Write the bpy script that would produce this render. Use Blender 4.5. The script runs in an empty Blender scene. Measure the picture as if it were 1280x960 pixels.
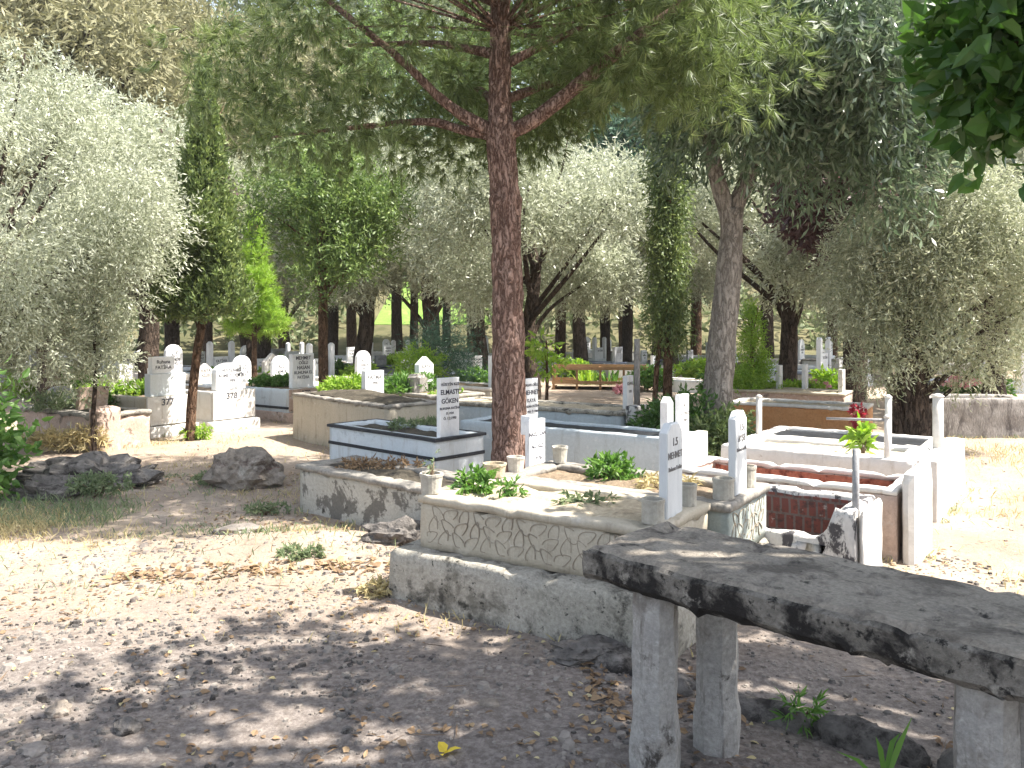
import bpy, math, random
import numpy as np
from mathutils import Vector, Matrix, noise

S = bpy.context.scene
C = S.collection
R = math.radians

# ------------------------------------------------------------------ camera, sky, sun, exposure
CAM_H, FPX, HOR = 1.65, 1050.0, 400.0
cd = bpy.data.cameras.new('camera'); cam = bpy.data.objects.new('camera', cd); C.objects.link(cam)
cam.location = (0, 0, CAM_H); cam.rotation_euler = (R(90), 0, 0)
cd.sensor_width = 36; cd.lens = 36 * FPX / 1280; cd.shift_y = -80 / 1280
cd.clip_start = .05; cd.clip_end = 1000
S.camera = cam

SUN_EL, SUN_AZ = 56, 98                      # azimuth from +Y towards +X
sdir = Vector((math.sin(R(SUN_AZ)) * math.cos(R(SUN_EL)), math.cos(R(SUN_AZ)) * math.cos(R(SUN_EL)), math.sin(R(SUN_EL))))
W_ = bpy.data.worlds.new('World'); S.world = W_; W_.use_nodes = True
nt = W_.node_tree
sky = nt.nodes.new('ShaderNodeTexSky'); sky.sky_type = 'NISHITA'; sky.sun_disc = False
sky.sun_elevation = R(SUN_EL); sky.sun_rotation = R(SUN_AZ); sky.dust_density = 2.0; sky.air_density = 1.0
bg = nt.nodes['Background']; bg.inputs['Strength'].default_value = 0.125
hs = nt.nodes.new('ShaderNodeHueSaturation'); hs.inputs['Saturation'].default_value = .6   # hazy, milky summer sky
nt.links.new(sky.outputs[0], hs.inputs['Color']); nt.links.new(hs.outputs[0], bg.inputs[0])
sl = bpy.data.lights.new('sun', 'SUN'); so = bpy.data.objects.new('sun', sl); C.objects.link(so)
sl.energy = 4.4; sl.angle = R(.53); sl.color = (1, .94, .85)
so.rotation_euler = (-sdir).to_track_quat('-Z', 'Y').to_euler(); so.location = (0, 0, 30)
S.view_settings.view_transform = 'Standard'; S.view_settings.look = 'None'
S.view_settings.exposure = 1.78; S.view_settings.gamma = 1; S.view_settings.use_curve_mapping = False
S.cycles.max_bounces = 6; S.cycles.diffuse_bounces = 4; S.cycles.transmission_bounces = 3; S.cycles.glossy_bounces = 2
S.cycles.use_denoising = True; S.cycles.volume_bounces = 0

# ------------------------------------------------------------------ materials
def _n(t, typ, **kw):
    n = t.nodes.new(typ)
    for k, v in kw.items(): setattr(n, k, v)
    return n

def ramp(t, fac, stops):
    r = _n(t, 'ShaderNodeValToRGB'); e = r.color_ramp.elements
    while len(e) < len(stops): e.new(.5)
    for el, (p, c) in zip(e, stops):
        el.position = p; el.color = (c, c, c, 1) if isinstance(c, (int, float)) else (*c, 1)
    t.links.new(fac, r.inputs[0]); return r.outputs[0]

def nz(t, vec, scale, detail=6, rough=.6, dist=0.0):
    n = _n(t, 'ShaderNodeTexNoise'); n.inputs['Scale'].default_value = scale
    n.inputs['Detail'].default_value = detail; n.inputs['Roughness'].default_value = rough
    n.inputs['Distortion'].default_value = dist
    t.links.new(vec, n.inputs['Vector']); return n.outputs[0]

def mixc(t, fac, a, b):
    m = _n(t, 'ShaderNodeMix', data_type='RGBA')
    t.links.new(fac, m.inputs[0])
    for s, v in ((m.inputs[6], a), (m.inputs[7], b)):
        if isinstance(v, tuple): s.default_value = (*v, 1)
        else: t.links.new(v, s)
    return m.outputs[2]

def vec(t, stretch=None):
    tc = _n(t, 'ShaderNodeTexCoord'); v = tc.outputs['Object']
    if stretch:
        m = _n(t, 'ShaderNodeMapping'); m.inputs['Scale'].default_value = stretch
        t.links.new(v, m.inputs['Vector']); v = m.outputs[0]
    return v

def new_mat(name):
    m = bpy.data.materials.new(name); m.use_nodes = True
    return m, m.node_tree, m.node_tree.nodes['Principled BSDF']

def bump(t, b, h, strength, dist=.02):
    bp = _n(t, 'ShaderNodeBump'); bp.inputs['Strength'].default_value = strength; bp.inputs['Distance'].default_value = dist
    t.links.new(h, bp.inputs['Height']); t.links.new(bp.outputs[0], b.inputs['Normal'])

def surf(name, c1, c2, scale=5, stains=(), rough=.85, bs=.4, bscale=35, bdist=.015, stretch=None, spec=.25, grain=.18):
    """plaster, stone, soil: two tones, any number of stains (colour, scale, low, high), grain and bump"""
    m, t, b = new_mat(name); v = vec(t, stretch)
    col = mixc(t, ramp(t, nz(t, v, scale), [(.3, 0.), (.7, 1.)]), c1, c2)
    fine = nz(t, v, bscale, 8, .7)
    for (c, sc, lo, hi, *st) in stains:
        col = mixc(t, ramp(t, nz(t, vec(t, st[0]) if st else v, sc, 9, .68, .3), [(lo, 0.), (hi, 1.)]), col, c)
    g = mixc(t, ramp(t, fine, [(.3, 1 - grain * 2), (.75, 1 + 0.)]), (0, 0, 0), col)
    t.links.new(g, b.inputs['Base Color']); b.inputs['Roughness'].default_value = rough
    b.inputs['Specular IOR Level'].default_value = spec
    bump(t, b, fine, bs, bdist); return m

def leafmat(name, c1, c2, c3=None, trans=.35, rough=.45, spec=.4, nscale=.8):
    """leaves: each leaf its own tone between c1 and c2, some c3"""
    m, t, b = new_mat(name)
    g = _n(t, 'ShaderNodeNewGeometry'); rnd = g.outputs['Random Per Island']
    n = nz(t, vec(t), nscale, 3)
    a = _n(t, 'ShaderNodeMath', operation='ADD'); t.links.new(rnd, a.inputs[0]); t.links.new(n, a.inputs[1])
    d = _n(t, 'ShaderNodeMath', operation='MULTIPLY'); t.links.new(a.outputs[0], d.inputs[0]); d.inputs[1].default_value = .5
    st = [(.2, c1), (.66, c2)] + ([(.9, c3)] if c3 else [])
    col = ramp(t, d.outputs[0], st)
    t.links.new(col, b.inputs['Base Color']); b.inputs['Roughness'].default_value = rough
    b.inputs['Specular IOR Level'].default_value = spec
    tr = _n(t, 'ShaderNodeBsdfTranslucent')
    hs = _n(t, 'ShaderNodeHueSaturation'); hs.inputs['Saturation'].default_value = 1.15; hs.inputs['Value'].default_value = 1.25
    t.links.new(col, hs.inputs['Color']); t.links.new(hs.outputs[0], tr.inputs[0])
    mx = _n(t, 'ShaderNodeMixShader'); mx.inputs[0].default_value = trans
    t.links.new(b.outputs[0], mx.inputs[1]); t.links.new(tr.outputs[0], mx.inputs[2])
    t.links.new(mx.outputs[0], t.nodes['Material Output'].inputs[0]); return m

def bark(name, c1, c2, c3, sx=14, sz=3, bs=1.0):
    """ridged plates: cracks where a stretched noise crosses its middle"""
    m, t, b = new_mat(name); v = vec(t, (sx, sx, sz))
    n1 = nz(t, v, 1, 5, .62, .6)
    ab = _n(t, 'ShaderNodeMath', operation='SUBTRACT'); t.links.new(n1, ab.inputs[0]); ab.inputs[1].default_value = .5
    aa = _n(t, 'ShaderNodeMath', operation='ABSOLUTE'); t.links.new(ab.outputs[0], aa.inputs[0])
    plate = ramp(t, aa.outputs[0], [(.0, 0.), (.05, .75), (.14, 1.)])
    tone = mixc(t, ramp(t, nz(t, vec(t, (5, 5, 2.5)), 3, 8, .7), [(.35, 0.), (.65, 1.)]), c2, c3)
    col = mixc(t, plate, c1, tone)
    col = mixc(t, ramp(t, nz(t, vec(t), 70, 6, .7), [(.35, .5), (.65, 0.)]), col, c1)
    t.links.new(col, b.inputs['Base Color']); b.inputs['Roughness'].default_value = .95; b.inputs['Specular IOR Level'].default_value = .1
    bump(t, b, plate, bs, .03); return m

def brickmat(name, c1, c2, mort):
    m, t, b = new_mat(name)
    br = _n(t, 'ShaderNodeTexBrick'); br.inputs['Color1'].default_value = (*c1, 1); br.inputs['Color2'].default_value = (*c2, 1)
    br.inputs['Mortar'].default_value = (*mort, 1); br.inputs['Scale'].default_value = 1
    br.inputs['Brick Width'].default_value = .06; br.inputs['Row Height'].default_value = .11; br.inputs['Mortar Size'].default_value = .008
    tc = _n(t, 'ShaderNodeTexCoord'); sp = _n(t, 'ShaderNodeSeparateXYZ'); t.links.new(tc.outputs['Object'], sp.inputs[0])
    ad = _n(t, 'ShaderNodeMath', operation='ADD'); t.links.new(sp.outputs[0], ad.inputs[0]); t.links.new(sp.outputs[1], ad.inputs[1])
    cb = _n(t, 'ShaderNodeCombineXYZ'); t.links.new(ad.outputs[0], cb.inputs[0]); t.links.new(sp.outputs[2], cb.inputs[1])
    t.links.new(cb.outputs[0], br.inputs['Vector'])
    col = mixc(t, ramp(t, nz(t, tc.outputs['Object'], 14, 8, .7), [(.5, 0.), (.62, .8)]), br.outputs[0], (.05, .035, .03))
    col = mixc(t, ramp(t, nz(t, tc.outputs['Object'], 9, 8, .7), [(.62, 0.), (.7, .8)]), col, (.5, .45, .4))
    t.links.new(col, b.inputs['Base Color']); b.inputs['Roughness'].default_value = .9
    bump(t, b, br.outputs['Fac'], -.6, .01); return m

M = {}
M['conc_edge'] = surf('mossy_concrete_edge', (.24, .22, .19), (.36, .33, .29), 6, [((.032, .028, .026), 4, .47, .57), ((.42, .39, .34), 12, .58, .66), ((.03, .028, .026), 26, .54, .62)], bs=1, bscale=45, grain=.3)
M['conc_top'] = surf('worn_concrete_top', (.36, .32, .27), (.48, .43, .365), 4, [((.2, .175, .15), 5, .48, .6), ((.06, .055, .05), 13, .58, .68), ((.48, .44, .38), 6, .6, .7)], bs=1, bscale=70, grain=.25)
M['leg'] = surf('rough_cast_leg', (.36, .345, .325), (.47, .45, .42), 9, [((.24, .215, .19), 4, .52, .64), ((.08, .07, .062), 6, .6, .66), ((.2, .18, .16), 9, .56, .68, (2, 2, .4)), ((.5, .48, .45), 30, .55, .7)], bs=.6, bscale=60, grain=.2)
M['beige'] = surf('beige_plaster', (.47, .42, .33), (.55, .49, .39), 3, [((.36, .31, .24), 6, .54, .7, (2.2, 2.2, .35)), ((.3, .26, .2), 5, .58, .75), ((.6, .56, .48), 9, .6, .7)], bs=.35, bscale=50, grain=.12)
M['carve'] = surf('carved_line', (.3, .25, .19), (.38, .33, .26), 10, [((.45, .4, .32), 9, .5, .6)])
M['plinth'] = surf('lichened_plinth', (.46, .43, .36), (.56, .52, .45), 4, [((.26, .24, .2), 5, .5, .6), ((.09, .083, .07), 6, .54, .64), ((.05, .048, .04), 26, .6, .66)], bs=.7, bscale=45, grain=.25)
M['eroded'] = surf('flaking_plaster', (.5, .47, .4), (.6, .57, .5), 3, [((.2, .185, .16), 3.2, .52, .555), ((.07, .06, .05), 5, .63, .7), ((.3, .27, .23), 14, .62, .68)], bs=.6, bscale=40, grain=.2)
M['grey_cop'] = surf('grey_coping', (.3, .28, .25), (.42, .39, .34), 5, [((.14, .125, .11), 8, .55, .68)], bs=.5, grain=.25)
M['grave_soil'] = surf('grave_soil', (.27, .2, .135), (.38, .3, .21), 5, [((.12, .085, .06), 9, .55, .7), ((.5, .43, .31), 6, .6, .7)], bs=1, bscale=30, grain=.3)
M['sandy'] = surf('sandy_infill', (.5, .42, .3), (.62, .54, .4), 4, [((.28, .22, .15), 7, .58, .7)], bs=.8, bscale=30, grain=.25)
M['dark_soil'] = surf('dark_soil', (.07, .06, .045), (.14, .12, .09), 6, [((.3, .27, .2), 12, .63, .7)], bs=1, grain=.3)
M['black'] = surf('black_lining', (.015, .017, .02), (.03, .033, .04), 6, [((.12, .13, .14), 20, .66, .72)], rough=.6)
M['white'] = surf('white_limewash', (.6, .58, .55), (.7, .68, .65), 3, [((.56, .52, .47), 4, .5, .72), ((.5, .46, .41), 5, .56, .7, (2.5, 2.5, .35)), ((.3, .28, .25), 16, .66, .74), ((.36, .3, .24), 7, .64, .7)], rough=.7, bs=.25, grain=.06)
M['whiteblue'] = surf('cool_white_paint', (.6, .65, .68), (.7, .74, .76), 2.5, [((.5, .51, .5), 4, .54, .7, (2.5, 2.5, .35)), ((.4, .43, .44), 5, .58, .7), ((.2, .2, .19), 14, .7, .75)], rough=.65, bs=.25, grain=.07)
M['bluewall'] = surf('pale_blue_plaster', (.46, .53, .57), (.56, .62, .65), 3, [((.38, .41, .42), 5, .54, .7, (2.5, 2.5, .3)), ((.66, .69, .7), 7, .58, .68), ((.28, .3, .3), 9, .66, .74)], rough=.8, bs=.3, grain=.1)
M['greenblue'] = surf('weathered_green_grey', (.33, .37, .34), (.43, .46, .42), 5, [((.2, .21, .19), 8, .58, .7), ((.55, .55, .5), 12, .64, .7)], bs=.5, grain=.15)
M['marble'] = surf('veined_marble', (.55, .57, .58), (.68, .7, .71), 2.2, [((.42, .45, .47), 4, .56, .7), ((.5, .5, .48), 20, .62, .7)], rough=.45, bs=.1, bscale=20, stretch=(3, 3, .7), spec=.4, grain=.05)
M['marble_w'] = surf('white_marble', (.74, .75, .77), (.8, .81, .82), 2.2, [((.56, .58, .61), 4, .52, .72), ((.52, .5, .46), 6, .58, .72, (2.5, 2.5, .4))], rough=.4, bs=.1, spec=.4, grain=.05)
M['stripe'] = surf('dark_stripe', (.03, .033, .04), (.06, .062, .07), 10, [((.2, .2, .2), 14, .64, .7)], rough=.6)
M['ink'] = surf('dark_lettering', (.04, .04, .055), (.1, .1, .12), 30, [((.42, .42, .44), 22, .55, .7)], rough=.6)
M['ink_soft'] = surf('faded_lettering', (.16, .15, .15), (.26, .25, .24), 30, rough=.7)
M['brick'] = brickmat('red_brick_lining', (.2, .06, .045), (.12, .042, .034), (.15, .11, .095))
M['redclay'] = surf('red_clay_lining', (.42, .16, .1), (.52, .23, .15), 8, [((.16, .05, .035), 11, .52, .62), ((.5, .4, .25), 18, .68, .74)], bs=.7, grain=.25)
M['patchwhite'] = surf('patchy_limewash', (.62, .6, .57), (.74, .72, .69), 5, [((.09, .085, .09), 9, .5, .55), ((.3, .29, .28), 6, .6, .68)], bs=.6, stretch=(1, 1, .5), grain=.12)
M['orange'] = surf('orange_plaster', (.5, .24, .1), (.6, .32, .15), 5, [((.4, .3, .16), 7, .6, .7)], bs=.4)
M['pinkstone'] = surf('pink_plaster', (.5, .37, .3), (.6, .46, .38), 4, [((.66, .6, .55), 6, .56, .64), ((.17, .13, .1), 4, .56, .64), ((.07, .055, .05), 10, .62, .68)], bs=.5, grain=.18)
M['grey_st'] = surf('grey_stone', (.3, .31, .33), (.44, .45, .46), 5, [((.17, .18, .2), 6, .55, .7)], bs=.4, grain=.15)
M['slate'] = surf('blue_grey_slab', (.12, .14, .19), (.2, .23, .29), 4, [((.4, .43, .47), 7, .62, .7)], bs=.3)
M['roughgrey'] = surf('rough_grey_render', (.34, .31, .29), (.46, .43, .4), 6, [((.2, .18, .17), 5, .52, .62), ((.6, .58, .55), 8, .62, .7)], bs=.8, stretch=(1.6, 1.6, .5), grain=.3)
M['wood'] = surf('old_wood', (.33, .19, .09), (.46, .28, .15), 8, [((.2, .11, .06), 10, .58, .7)], bs=.5, stretch=(1, 1, 4))
M['metal'] = surf('grey_painted_post', (.3, .3, .31), (.42, .42, .43), 8, [((.2, .14, .1), 14, .62, .7)], rough=.5)
M['pot'] = surf('cast_stone_pot', (.42, .39, .33), (.52, .49, .42), 12, [((.25, .23, .2), 8, .56, .68)], bs=.4, grain=.15)
M['potwhite'] = surf('cream_pot', (.58, .52, .44), (.66, .61, .53), 9, [((.4, .35, .29), 8, .6, .7)], bs=.2)
M['redpot'] = surf('red_plastic', (.25, .012, .025), (.34, .02, .035), 8, rough=.4)
M['rock'] = surf('brown_rock', (.31, .26, .21), (.46, .4, .34), 4, [((.14, .1, .085), 6, .54, .64), ((.6, .56, .49), 2.6, .57, .63), ((.28, .1, .06), 5, .66, .72)], bs=1, bscale=18, bdist=.03, grain=.3)
M['darkrock'] = surf('dark_rock', (.17, .155, .145), (.3, .275, .25), 5, [((.07, .062, .058), 8, .5, .6), ((.34, .31, .3), 9, .64, .7)], bs=1, bscale=18, bdist=.03, grain=.3)
M['pebble'] = surf('pebble', (.2, .175, .155), (.36, .32, .28), 2, [((.1, .085, .08), 3, .56, .64)], bs=.3)
M['barkpine'] = bark('pine_bark', (.14, .08, .062), (.32, .2, .155), (.46, .33, .275), 24, 7, .9)
M['barkred'] = bark('red_pine_bark', (.1, .035, .02), (.33, .13, .07), (.4, .19, .11), 12, 6, .5)
M['barkgrey'] = bark('grey_bark', (.16, .14, .12), (.32, .285, .25), (.42, .38, .34), 16, 5, .7)
M['barkdark'] = bark('dark_bark', (.035, .026, .02), (.1, .075, .06), (.16, .12, .095), 18, 5)
M['barkbrown'] = bark('brown_bark', (.06, .035, .022), (.19, .115, .075), (.25, .165, .115), 18, 5)
M['twig'] = surf('twig', (.16, .11, .075), (.25, .18, .12), 10)
M['olive'] = leafmat('olive_leaves', (.19, .21, .125), (.5, .525, .405), (.72, .73, .64), .35, .4, .6)
M['olive_warm'] = leafmat('warm_olive_leaves', (.16, .185, .1), (.43, .45, .32), (.66, .67, .55), .35, .42, .5)
M['pine'] = leafmat('pine_needles', (.07, .105, .035), (.21, .27, .1), (.44, .46, .25), .4, .42, .5)
M['cypress'] = leafmat('cypress_sprays', (.06, .1, .04), (.2, .255, .09), (.42, .46, .2), .3, .5, .4)
M['juniper'] = leafmat('juniper_sprays', (.07, .125, .04), (.2, .275, .09), (.38, .44, .19), .35, .5, .4)
M['lime'] = leafmat('fresh_green', (.16, .3, .04), (.33, .47, .09), (.48, .55, .17), .4, .5, .3)
M['grn'] = leafmat('green_leaves', (.06, .14, .03), (.16, .29, .07), (.28, .38, .12), .4, .45, .35)
M['mulberry'] = leafmat('mulberry_leaves', (.035, .085, .02), (.08, .16, .035), (.13, .22, .05), .3, .4, .4)
M['euc'] = leafmat('grey_green_leaves', (.055, .09, .05), (.17, .225, .13), (.48, .53, .44), .4, .3, .7)
M['plum'] = leafmat('purple_leaves', (.06, .032, .033), (.125, .072, .072), (.21, .145, .14), .3, .5, .3)
M['brownpine'] = leafmat('dusty_needles', (.14, .14, .08), (.28, .27, .155), (.4, .36, .24), .25, .6, .2)
M['bluepine'] = leafmat('blue_green_needles', (.04, .085, .06), (.09, .16, .11), (.15, .22, .15), .25, .6, .2)
M['far'] = leafmat('far_foliage', (.11, .14, .07), (.23, .27, .15), (.34, .36, .24), .3, .6, .2, .15)
M['straw'] = leafmat('straw', (.38, .32, .16), (.54, .46, .26), (.62, .56, .38), .3, .6, .2)
M['weed'] = leafmat('dull_weed', (.12, .17, .09), (.24, .29, .16), (.36, .38, .22), .35, .6, .2)
M['deadleaf'] = leafmat('fallen_leaf', (.15, .1, .065), (.32, .22, .13), (.48, .37, .23), .2, .7, .2, 2)
M['pinklower'] = leafmat('pink_petals', (.5, .2, .24), (.7, .42, .45), None, .3, .6, .2)
M['yellow'] = leafmat('yellow_leaf', (.7, .5, .04), (.8, .62, .08), None, .3)

def ground_mat():
    m, t, b = new_mat('dry_earth'); v = vec(t)
    col = mixc(t, ramp(t, nz(t, v, .9, 8), [(.35, 0.), (.65, 1.)]), (.36, .28, .215), (.49, .405, .325))
    col = mixc(t, ramp(t, nz(t, v, .55, 6, .6, .5), [(.58, 0.), (.74, .65)]), col, (.55, .43, .24))
    col = mixc(t, ramp(t, nz(t, v, 5, 9, .7), [(.55, 0.), (.69, .6)]), col, (.27, .215, .175))
    col = mixc(t, ramp(t, nz(t, v, 22, 8, .7), [(.57, 0.), (.66, .65)]), col, (.12, .095, .08))
    col = mixc(t, ramp(t, nz(t, v, 13, 8, .7), [(.6, 0.), (.7, .6)]), col, (.62, .55, .45))
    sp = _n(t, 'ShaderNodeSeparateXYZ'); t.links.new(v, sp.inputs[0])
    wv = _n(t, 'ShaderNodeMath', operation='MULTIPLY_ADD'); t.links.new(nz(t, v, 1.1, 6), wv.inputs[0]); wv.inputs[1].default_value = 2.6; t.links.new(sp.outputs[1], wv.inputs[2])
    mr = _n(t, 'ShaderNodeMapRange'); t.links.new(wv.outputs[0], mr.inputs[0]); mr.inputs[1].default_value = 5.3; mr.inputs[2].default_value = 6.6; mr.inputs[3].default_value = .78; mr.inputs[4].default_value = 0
    shade_gravel = mixc(t, ramp(t, nz(t, v, 30, 9, .75), [(.42, 0.), (.6, 1.)]), (.125, .113, .11), (.31, .28, .262))  # grey gravel near the camera, darkened to paint in the foreground shade
    col = mixc(t, mr.outputs[0], col, shade_gravel)
    fr = _n(t, 'ShaderNodeMapRange'); t.links.new(wv.outputs[0], fr.inputs[0]); fr.inputs[1].default_value = 24; fr.inputs[2].default_value = 30
    col = mixc(t, fr.outputs[0], col, mixc(t, ramp(t, nz(t, v, .6, 8), [(.4, 0.), (.65, 1.)]), (.09, .095, .045), (.2, .18, .1)))
    f = nz(t, v, 40, 9, .75)
    col = mixc(t, ramp(t, f, [(.3, .6), (.7, 1.)]), (.05, .04, .035), col)
    t.links.new(col, b.inputs['Base Color']); b.inputs['Roughness'].default_value = .95; b.inputs['Specular IOR Level'].default_value = .1
    bump(t, b, f, .8, .02); return m
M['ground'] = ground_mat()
M['lawn'] = surf('sunlit_grass', (.16, .3, .05), (.26, .4, .09), 2, [((.4, .42, .15), .8, .55, .7)], bs=.8, bscale=12, grain=.25)

# ------------------------------------------------------------------ mesh helpers
class MB:
    def __init__(s): s.v = []; s.f = []; s.m = []
    def add(s, vs, fs, mi=0):
        o = len(s.v); s.v += [tuple(p) for p in vs]; s.f += [tuple(i + o for i in f) for f in fs]; s.m += [mi] * len(fs)
    def build(s, name, mat, parent=None, smooth=False, loc=None):
        me = bpy.data.meshes.new(name); me.from_pydata(s.v, [], s.f); me.update()
        for m in (mat if isinstance(mat, (list, tuple)) else [mat]): me.materials.append(m)
        if any(s.m): me.polygons.foreach_set('material_index', s.m)
        me.polygons.foreach_set('use_smooth', [smooth] * len(me.polygons))
        return link(name, me, parent, loc)

def link(name, me, parent=None, loc=None):
    o = bpy.data.objects.new(name, me); C.objects.link(o)
    if parent: o.parent = parent
    if loc: o.location = loc
    return o

def tag(o, label=None, cat=None, group=None, kind=None):
    for k, v in (('label', label), ('category', cat), ('group', group), ('kind', kind)):
        if v: o[k] = v
    return o

def thing(name, label, cat, loc, rz=0, group=None, sc=1):
    o = bpy.data.objects.new(name, None); C.objects.link(o); o.empty_display_size = .2
    o.location = loc; o.rotation_euler = (0, 0, rz); o.scale = (sc, sc, sc) if not isinstance(sc, tuple) else sc
    return tag(o, label, cat, group)

KIDS = {}
def dup(root, loc, rz, label, sc=1, group=None):
    r = root.copy(); C.objects.link(r); r.location = loc; r.rotation_euler = (0, 0, rz)
    r.scale = (sc, sc, sc) if not isinstance(sc, tuple) else sc
    r['label'] = label
    if group: r['group'] = group
    for ch in [o for o in C.objects if o.parent == root]:
        c = ch.copy(); C.objects.link(c); c.parent = r
        for g in [o for o in C.objects if o.parent == ch]:
            d = g.copy(); C.objects.link(d); d.parent = c
    return r

def N3(p, f, s=0):
    return noise.noise_vector(Vector((p[0] * f + s, p[1] * f + s * 1.7, p[2] * f)))

def jit(vs, amp, f=6, s=0.0):
    if not amp: return vs
    out = []
    for p in vs:
        a = N3(p, f, s); b = N3(p, f * 3.3, s + 9)
        c = noise.noise(Vector((p[0] * 13 + s, p[1] * 13, p[2] * 13 + s))); c = min(.03, max(0, c - .32) * amp * 14)
        out.append((p[0] + amp * (a.x + .5 * b.x), p[1] + amp * (a.y + .5 * b.y), p[2] + amp * (a.z + .5 * b.z) - c))
    return out

def linsub(a, b, step):
    n = max(1, int(math.ceil(abs(b - a) / step))); return [a + (b - a) * i / n for i in range(n + 1)]

def rbox(mb, x0, x1, y0, y1, z0, z1, step=.08, amp=.004, f=6, seed=0.0, ch=.008, mi=(0, 0)):
    """box with chamfered, worn edges: six subdivided sides; mi = (sides, top)"""
    xs, ys, zs = linsub(x0, x1, step), linsub(y0, y1, step), linsub(z0, z1, step)
    idx = {}; vs = []; fs = []; ms = []
    def V(i, j, k):
        key = (i, j, k)
        if key not in idx:
            x, y, z = xs[i], ys[j], zs[k]
            ex, ey, ez = i in (0, len(xs) - 1), j in (0, len(ys) - 1), k in (0, len(zs) - 1)
            if ex + ey + ez >= 2:
                if ex: x += ch if i == 0 else -ch
                if ey: y += ch if j == 0 else -ch
                if ez: z += ch if k == 0 else -ch
            idx[key] = len(vs); vs.append((x, y, z))
        return idx[key]
    nx, ny, nzz = len(xs) - 1, len(ys) - 1, len(zs) - 1
    for i in range(nx):
        for j in range(ny):
            fs.append((V(i, j, nzz), V(i + 1, j, nzz), V(i + 1, j + 1, nzz), V(i, j + 1, nzz))); ms.append(mi[1])
            fs.append((V(i, j, 0), V(i, j + 1, 0), V(i + 1, j + 1, 0), V(i + 1, j, 0))); ms.append(mi[0])
    for i in range(nx):
        for k in range(nzz):
            fs.append((V(i, 0, k), V(i + 1, 0, k), V(i + 1, 0, k + 1), V(i, 0, k + 1))); ms.append(mi[0])
            fs.append((V(i, ny, k), V(i, ny, k + 1), V(i + 1, ny, k + 1), V(i + 1, ny, k))); ms.append(mi[0])
    for j in range(ny):
        for k in range(nzz):
            fs.append((V(0, j, k), V(0, j, k + 1), V(0, j + 1, k + 1), V(0, j + 1, k))); ms.append(mi[0])
            fs.append((V(nx, j, k), V(nx, j + 1, k), V(nx, j + 1, k + 1), V(nx, j, k + 1))); ms.append(mi[0])
    o = len(mb.v); mb.v += jit(vs, amp, f, seed); mb.f += [tuple(i + o for i in q) for q in fs]; mb.m += ms

def ring(mb, x0, y0, x1, y1, prof, step=.1, amp=.004, f=5, seed=0.0, mi=0):
    """closed cross-section prof = [(inset, z)...] swept round a rectangle with mitred corners"""
    P = []
    for a, b in zip(prof, prof[1:] + prof[:1]):
        n = max(1, int(math.ceil(math.hypot(b[0] - a[0], b[1] - a[1]) / max(step, .06))))
        P += [(a[0] + (b[0] - a[0]) * i / n, a[1] + (b[1] - a[1]) * i / n) for i in range(n)]
    nx = max(1, int((x1 - x0) / step)); ny = max(1, int((y1 - y0) / step))
    def loop(d, z):
        ax, ay, bx, by = x0 + d, y0 + d, x1 - d, y1 - d
        L = [(ax + (bx - ax) * i / nx, ay, z) for i in range(nx)] + [(bx, ay + (by - ay) * i / ny, z) for i in range(ny)]
        return L + [(bx - (bx - ax) * i / nx, by, z) for i in range(nx)] + [(ax, by - (by - ay) * i / ny, z) for i in range(ny)]
    vs = []; fs = []
    for d, z in P: vs += loop(d, z)
    n = 2 * (nx + ny); K = len(P)
    for k in range(K):
        for i in range(n):
            a, b = k * n + i, k * n + (i + 1) % n; c, d_ = ((k + 1) % K) * n + (i + 1) % n, ((k + 1) % K) * n + i
            fs.append((a, b, c, d_))
    mb.add(jit(vs, amp, f, seed), fs, mi)

def wall_prof(t, z0, z1, ch=.01, d=0):
    return [(d, z0), (d, z1 - ch), (d + ch, z1), (d + t - ch, z1), (d + t, z1 - ch), (d + t, z0)]

def sheet(mb, x0, x1, y0, y1, z, step=.05, amp=.03, f=4, seed=0., mound=0):
    nx, ny = max(2, int((x1 - x0) / step)), max(2, int((y1 - y0) / step)); vs = []; fs = []
    for j in range(ny + 1):
        for i in range(nx + 1):
            x, y = x0 + (x1 - x0) * i / nx, y0 + (y1 - y0) * j / ny
            h = noise.fractal(Vector((x * f + seed, y * f, seed)), 1.0, 2.0, 4)
            m = mound * math.sin(math.pi * i / nx) * math.sin(math.pi * j / ny)
            vs.append((x, y, z + amp * h + m))
    for j in range(ny):
        for i in range(nx):
            a = j * (nx + 1) + i; fs.append((a, a + 1, a + nx + 2, a + nx + 1))
    mb.add(vs, fs)

def cr(pts, seg):
    """Catmull-Rom resample of (x, y, z, r)"""
    P = [np.array(p, float) for p in pts]; P = [2 * P[0] - P[1]] + P + [2 * P[-1] - P[-2]]; out = []
    for i in range(1, len(P) - 2):
        a, b, c, d = P[i - 1:i + 3]; n = max(1, int(np.linalg.norm((c - b)[:3]) / seg))
        for k in range(n):
            t = k / n
            out.append(.5 * (2 * b + (c - a) * t + (2 * a - 5 * b + 4 * c - d) * t * t + (3 * b - 3 * c + d - a) * t ** 3))
    out.append(P[-2]); return out

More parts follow.
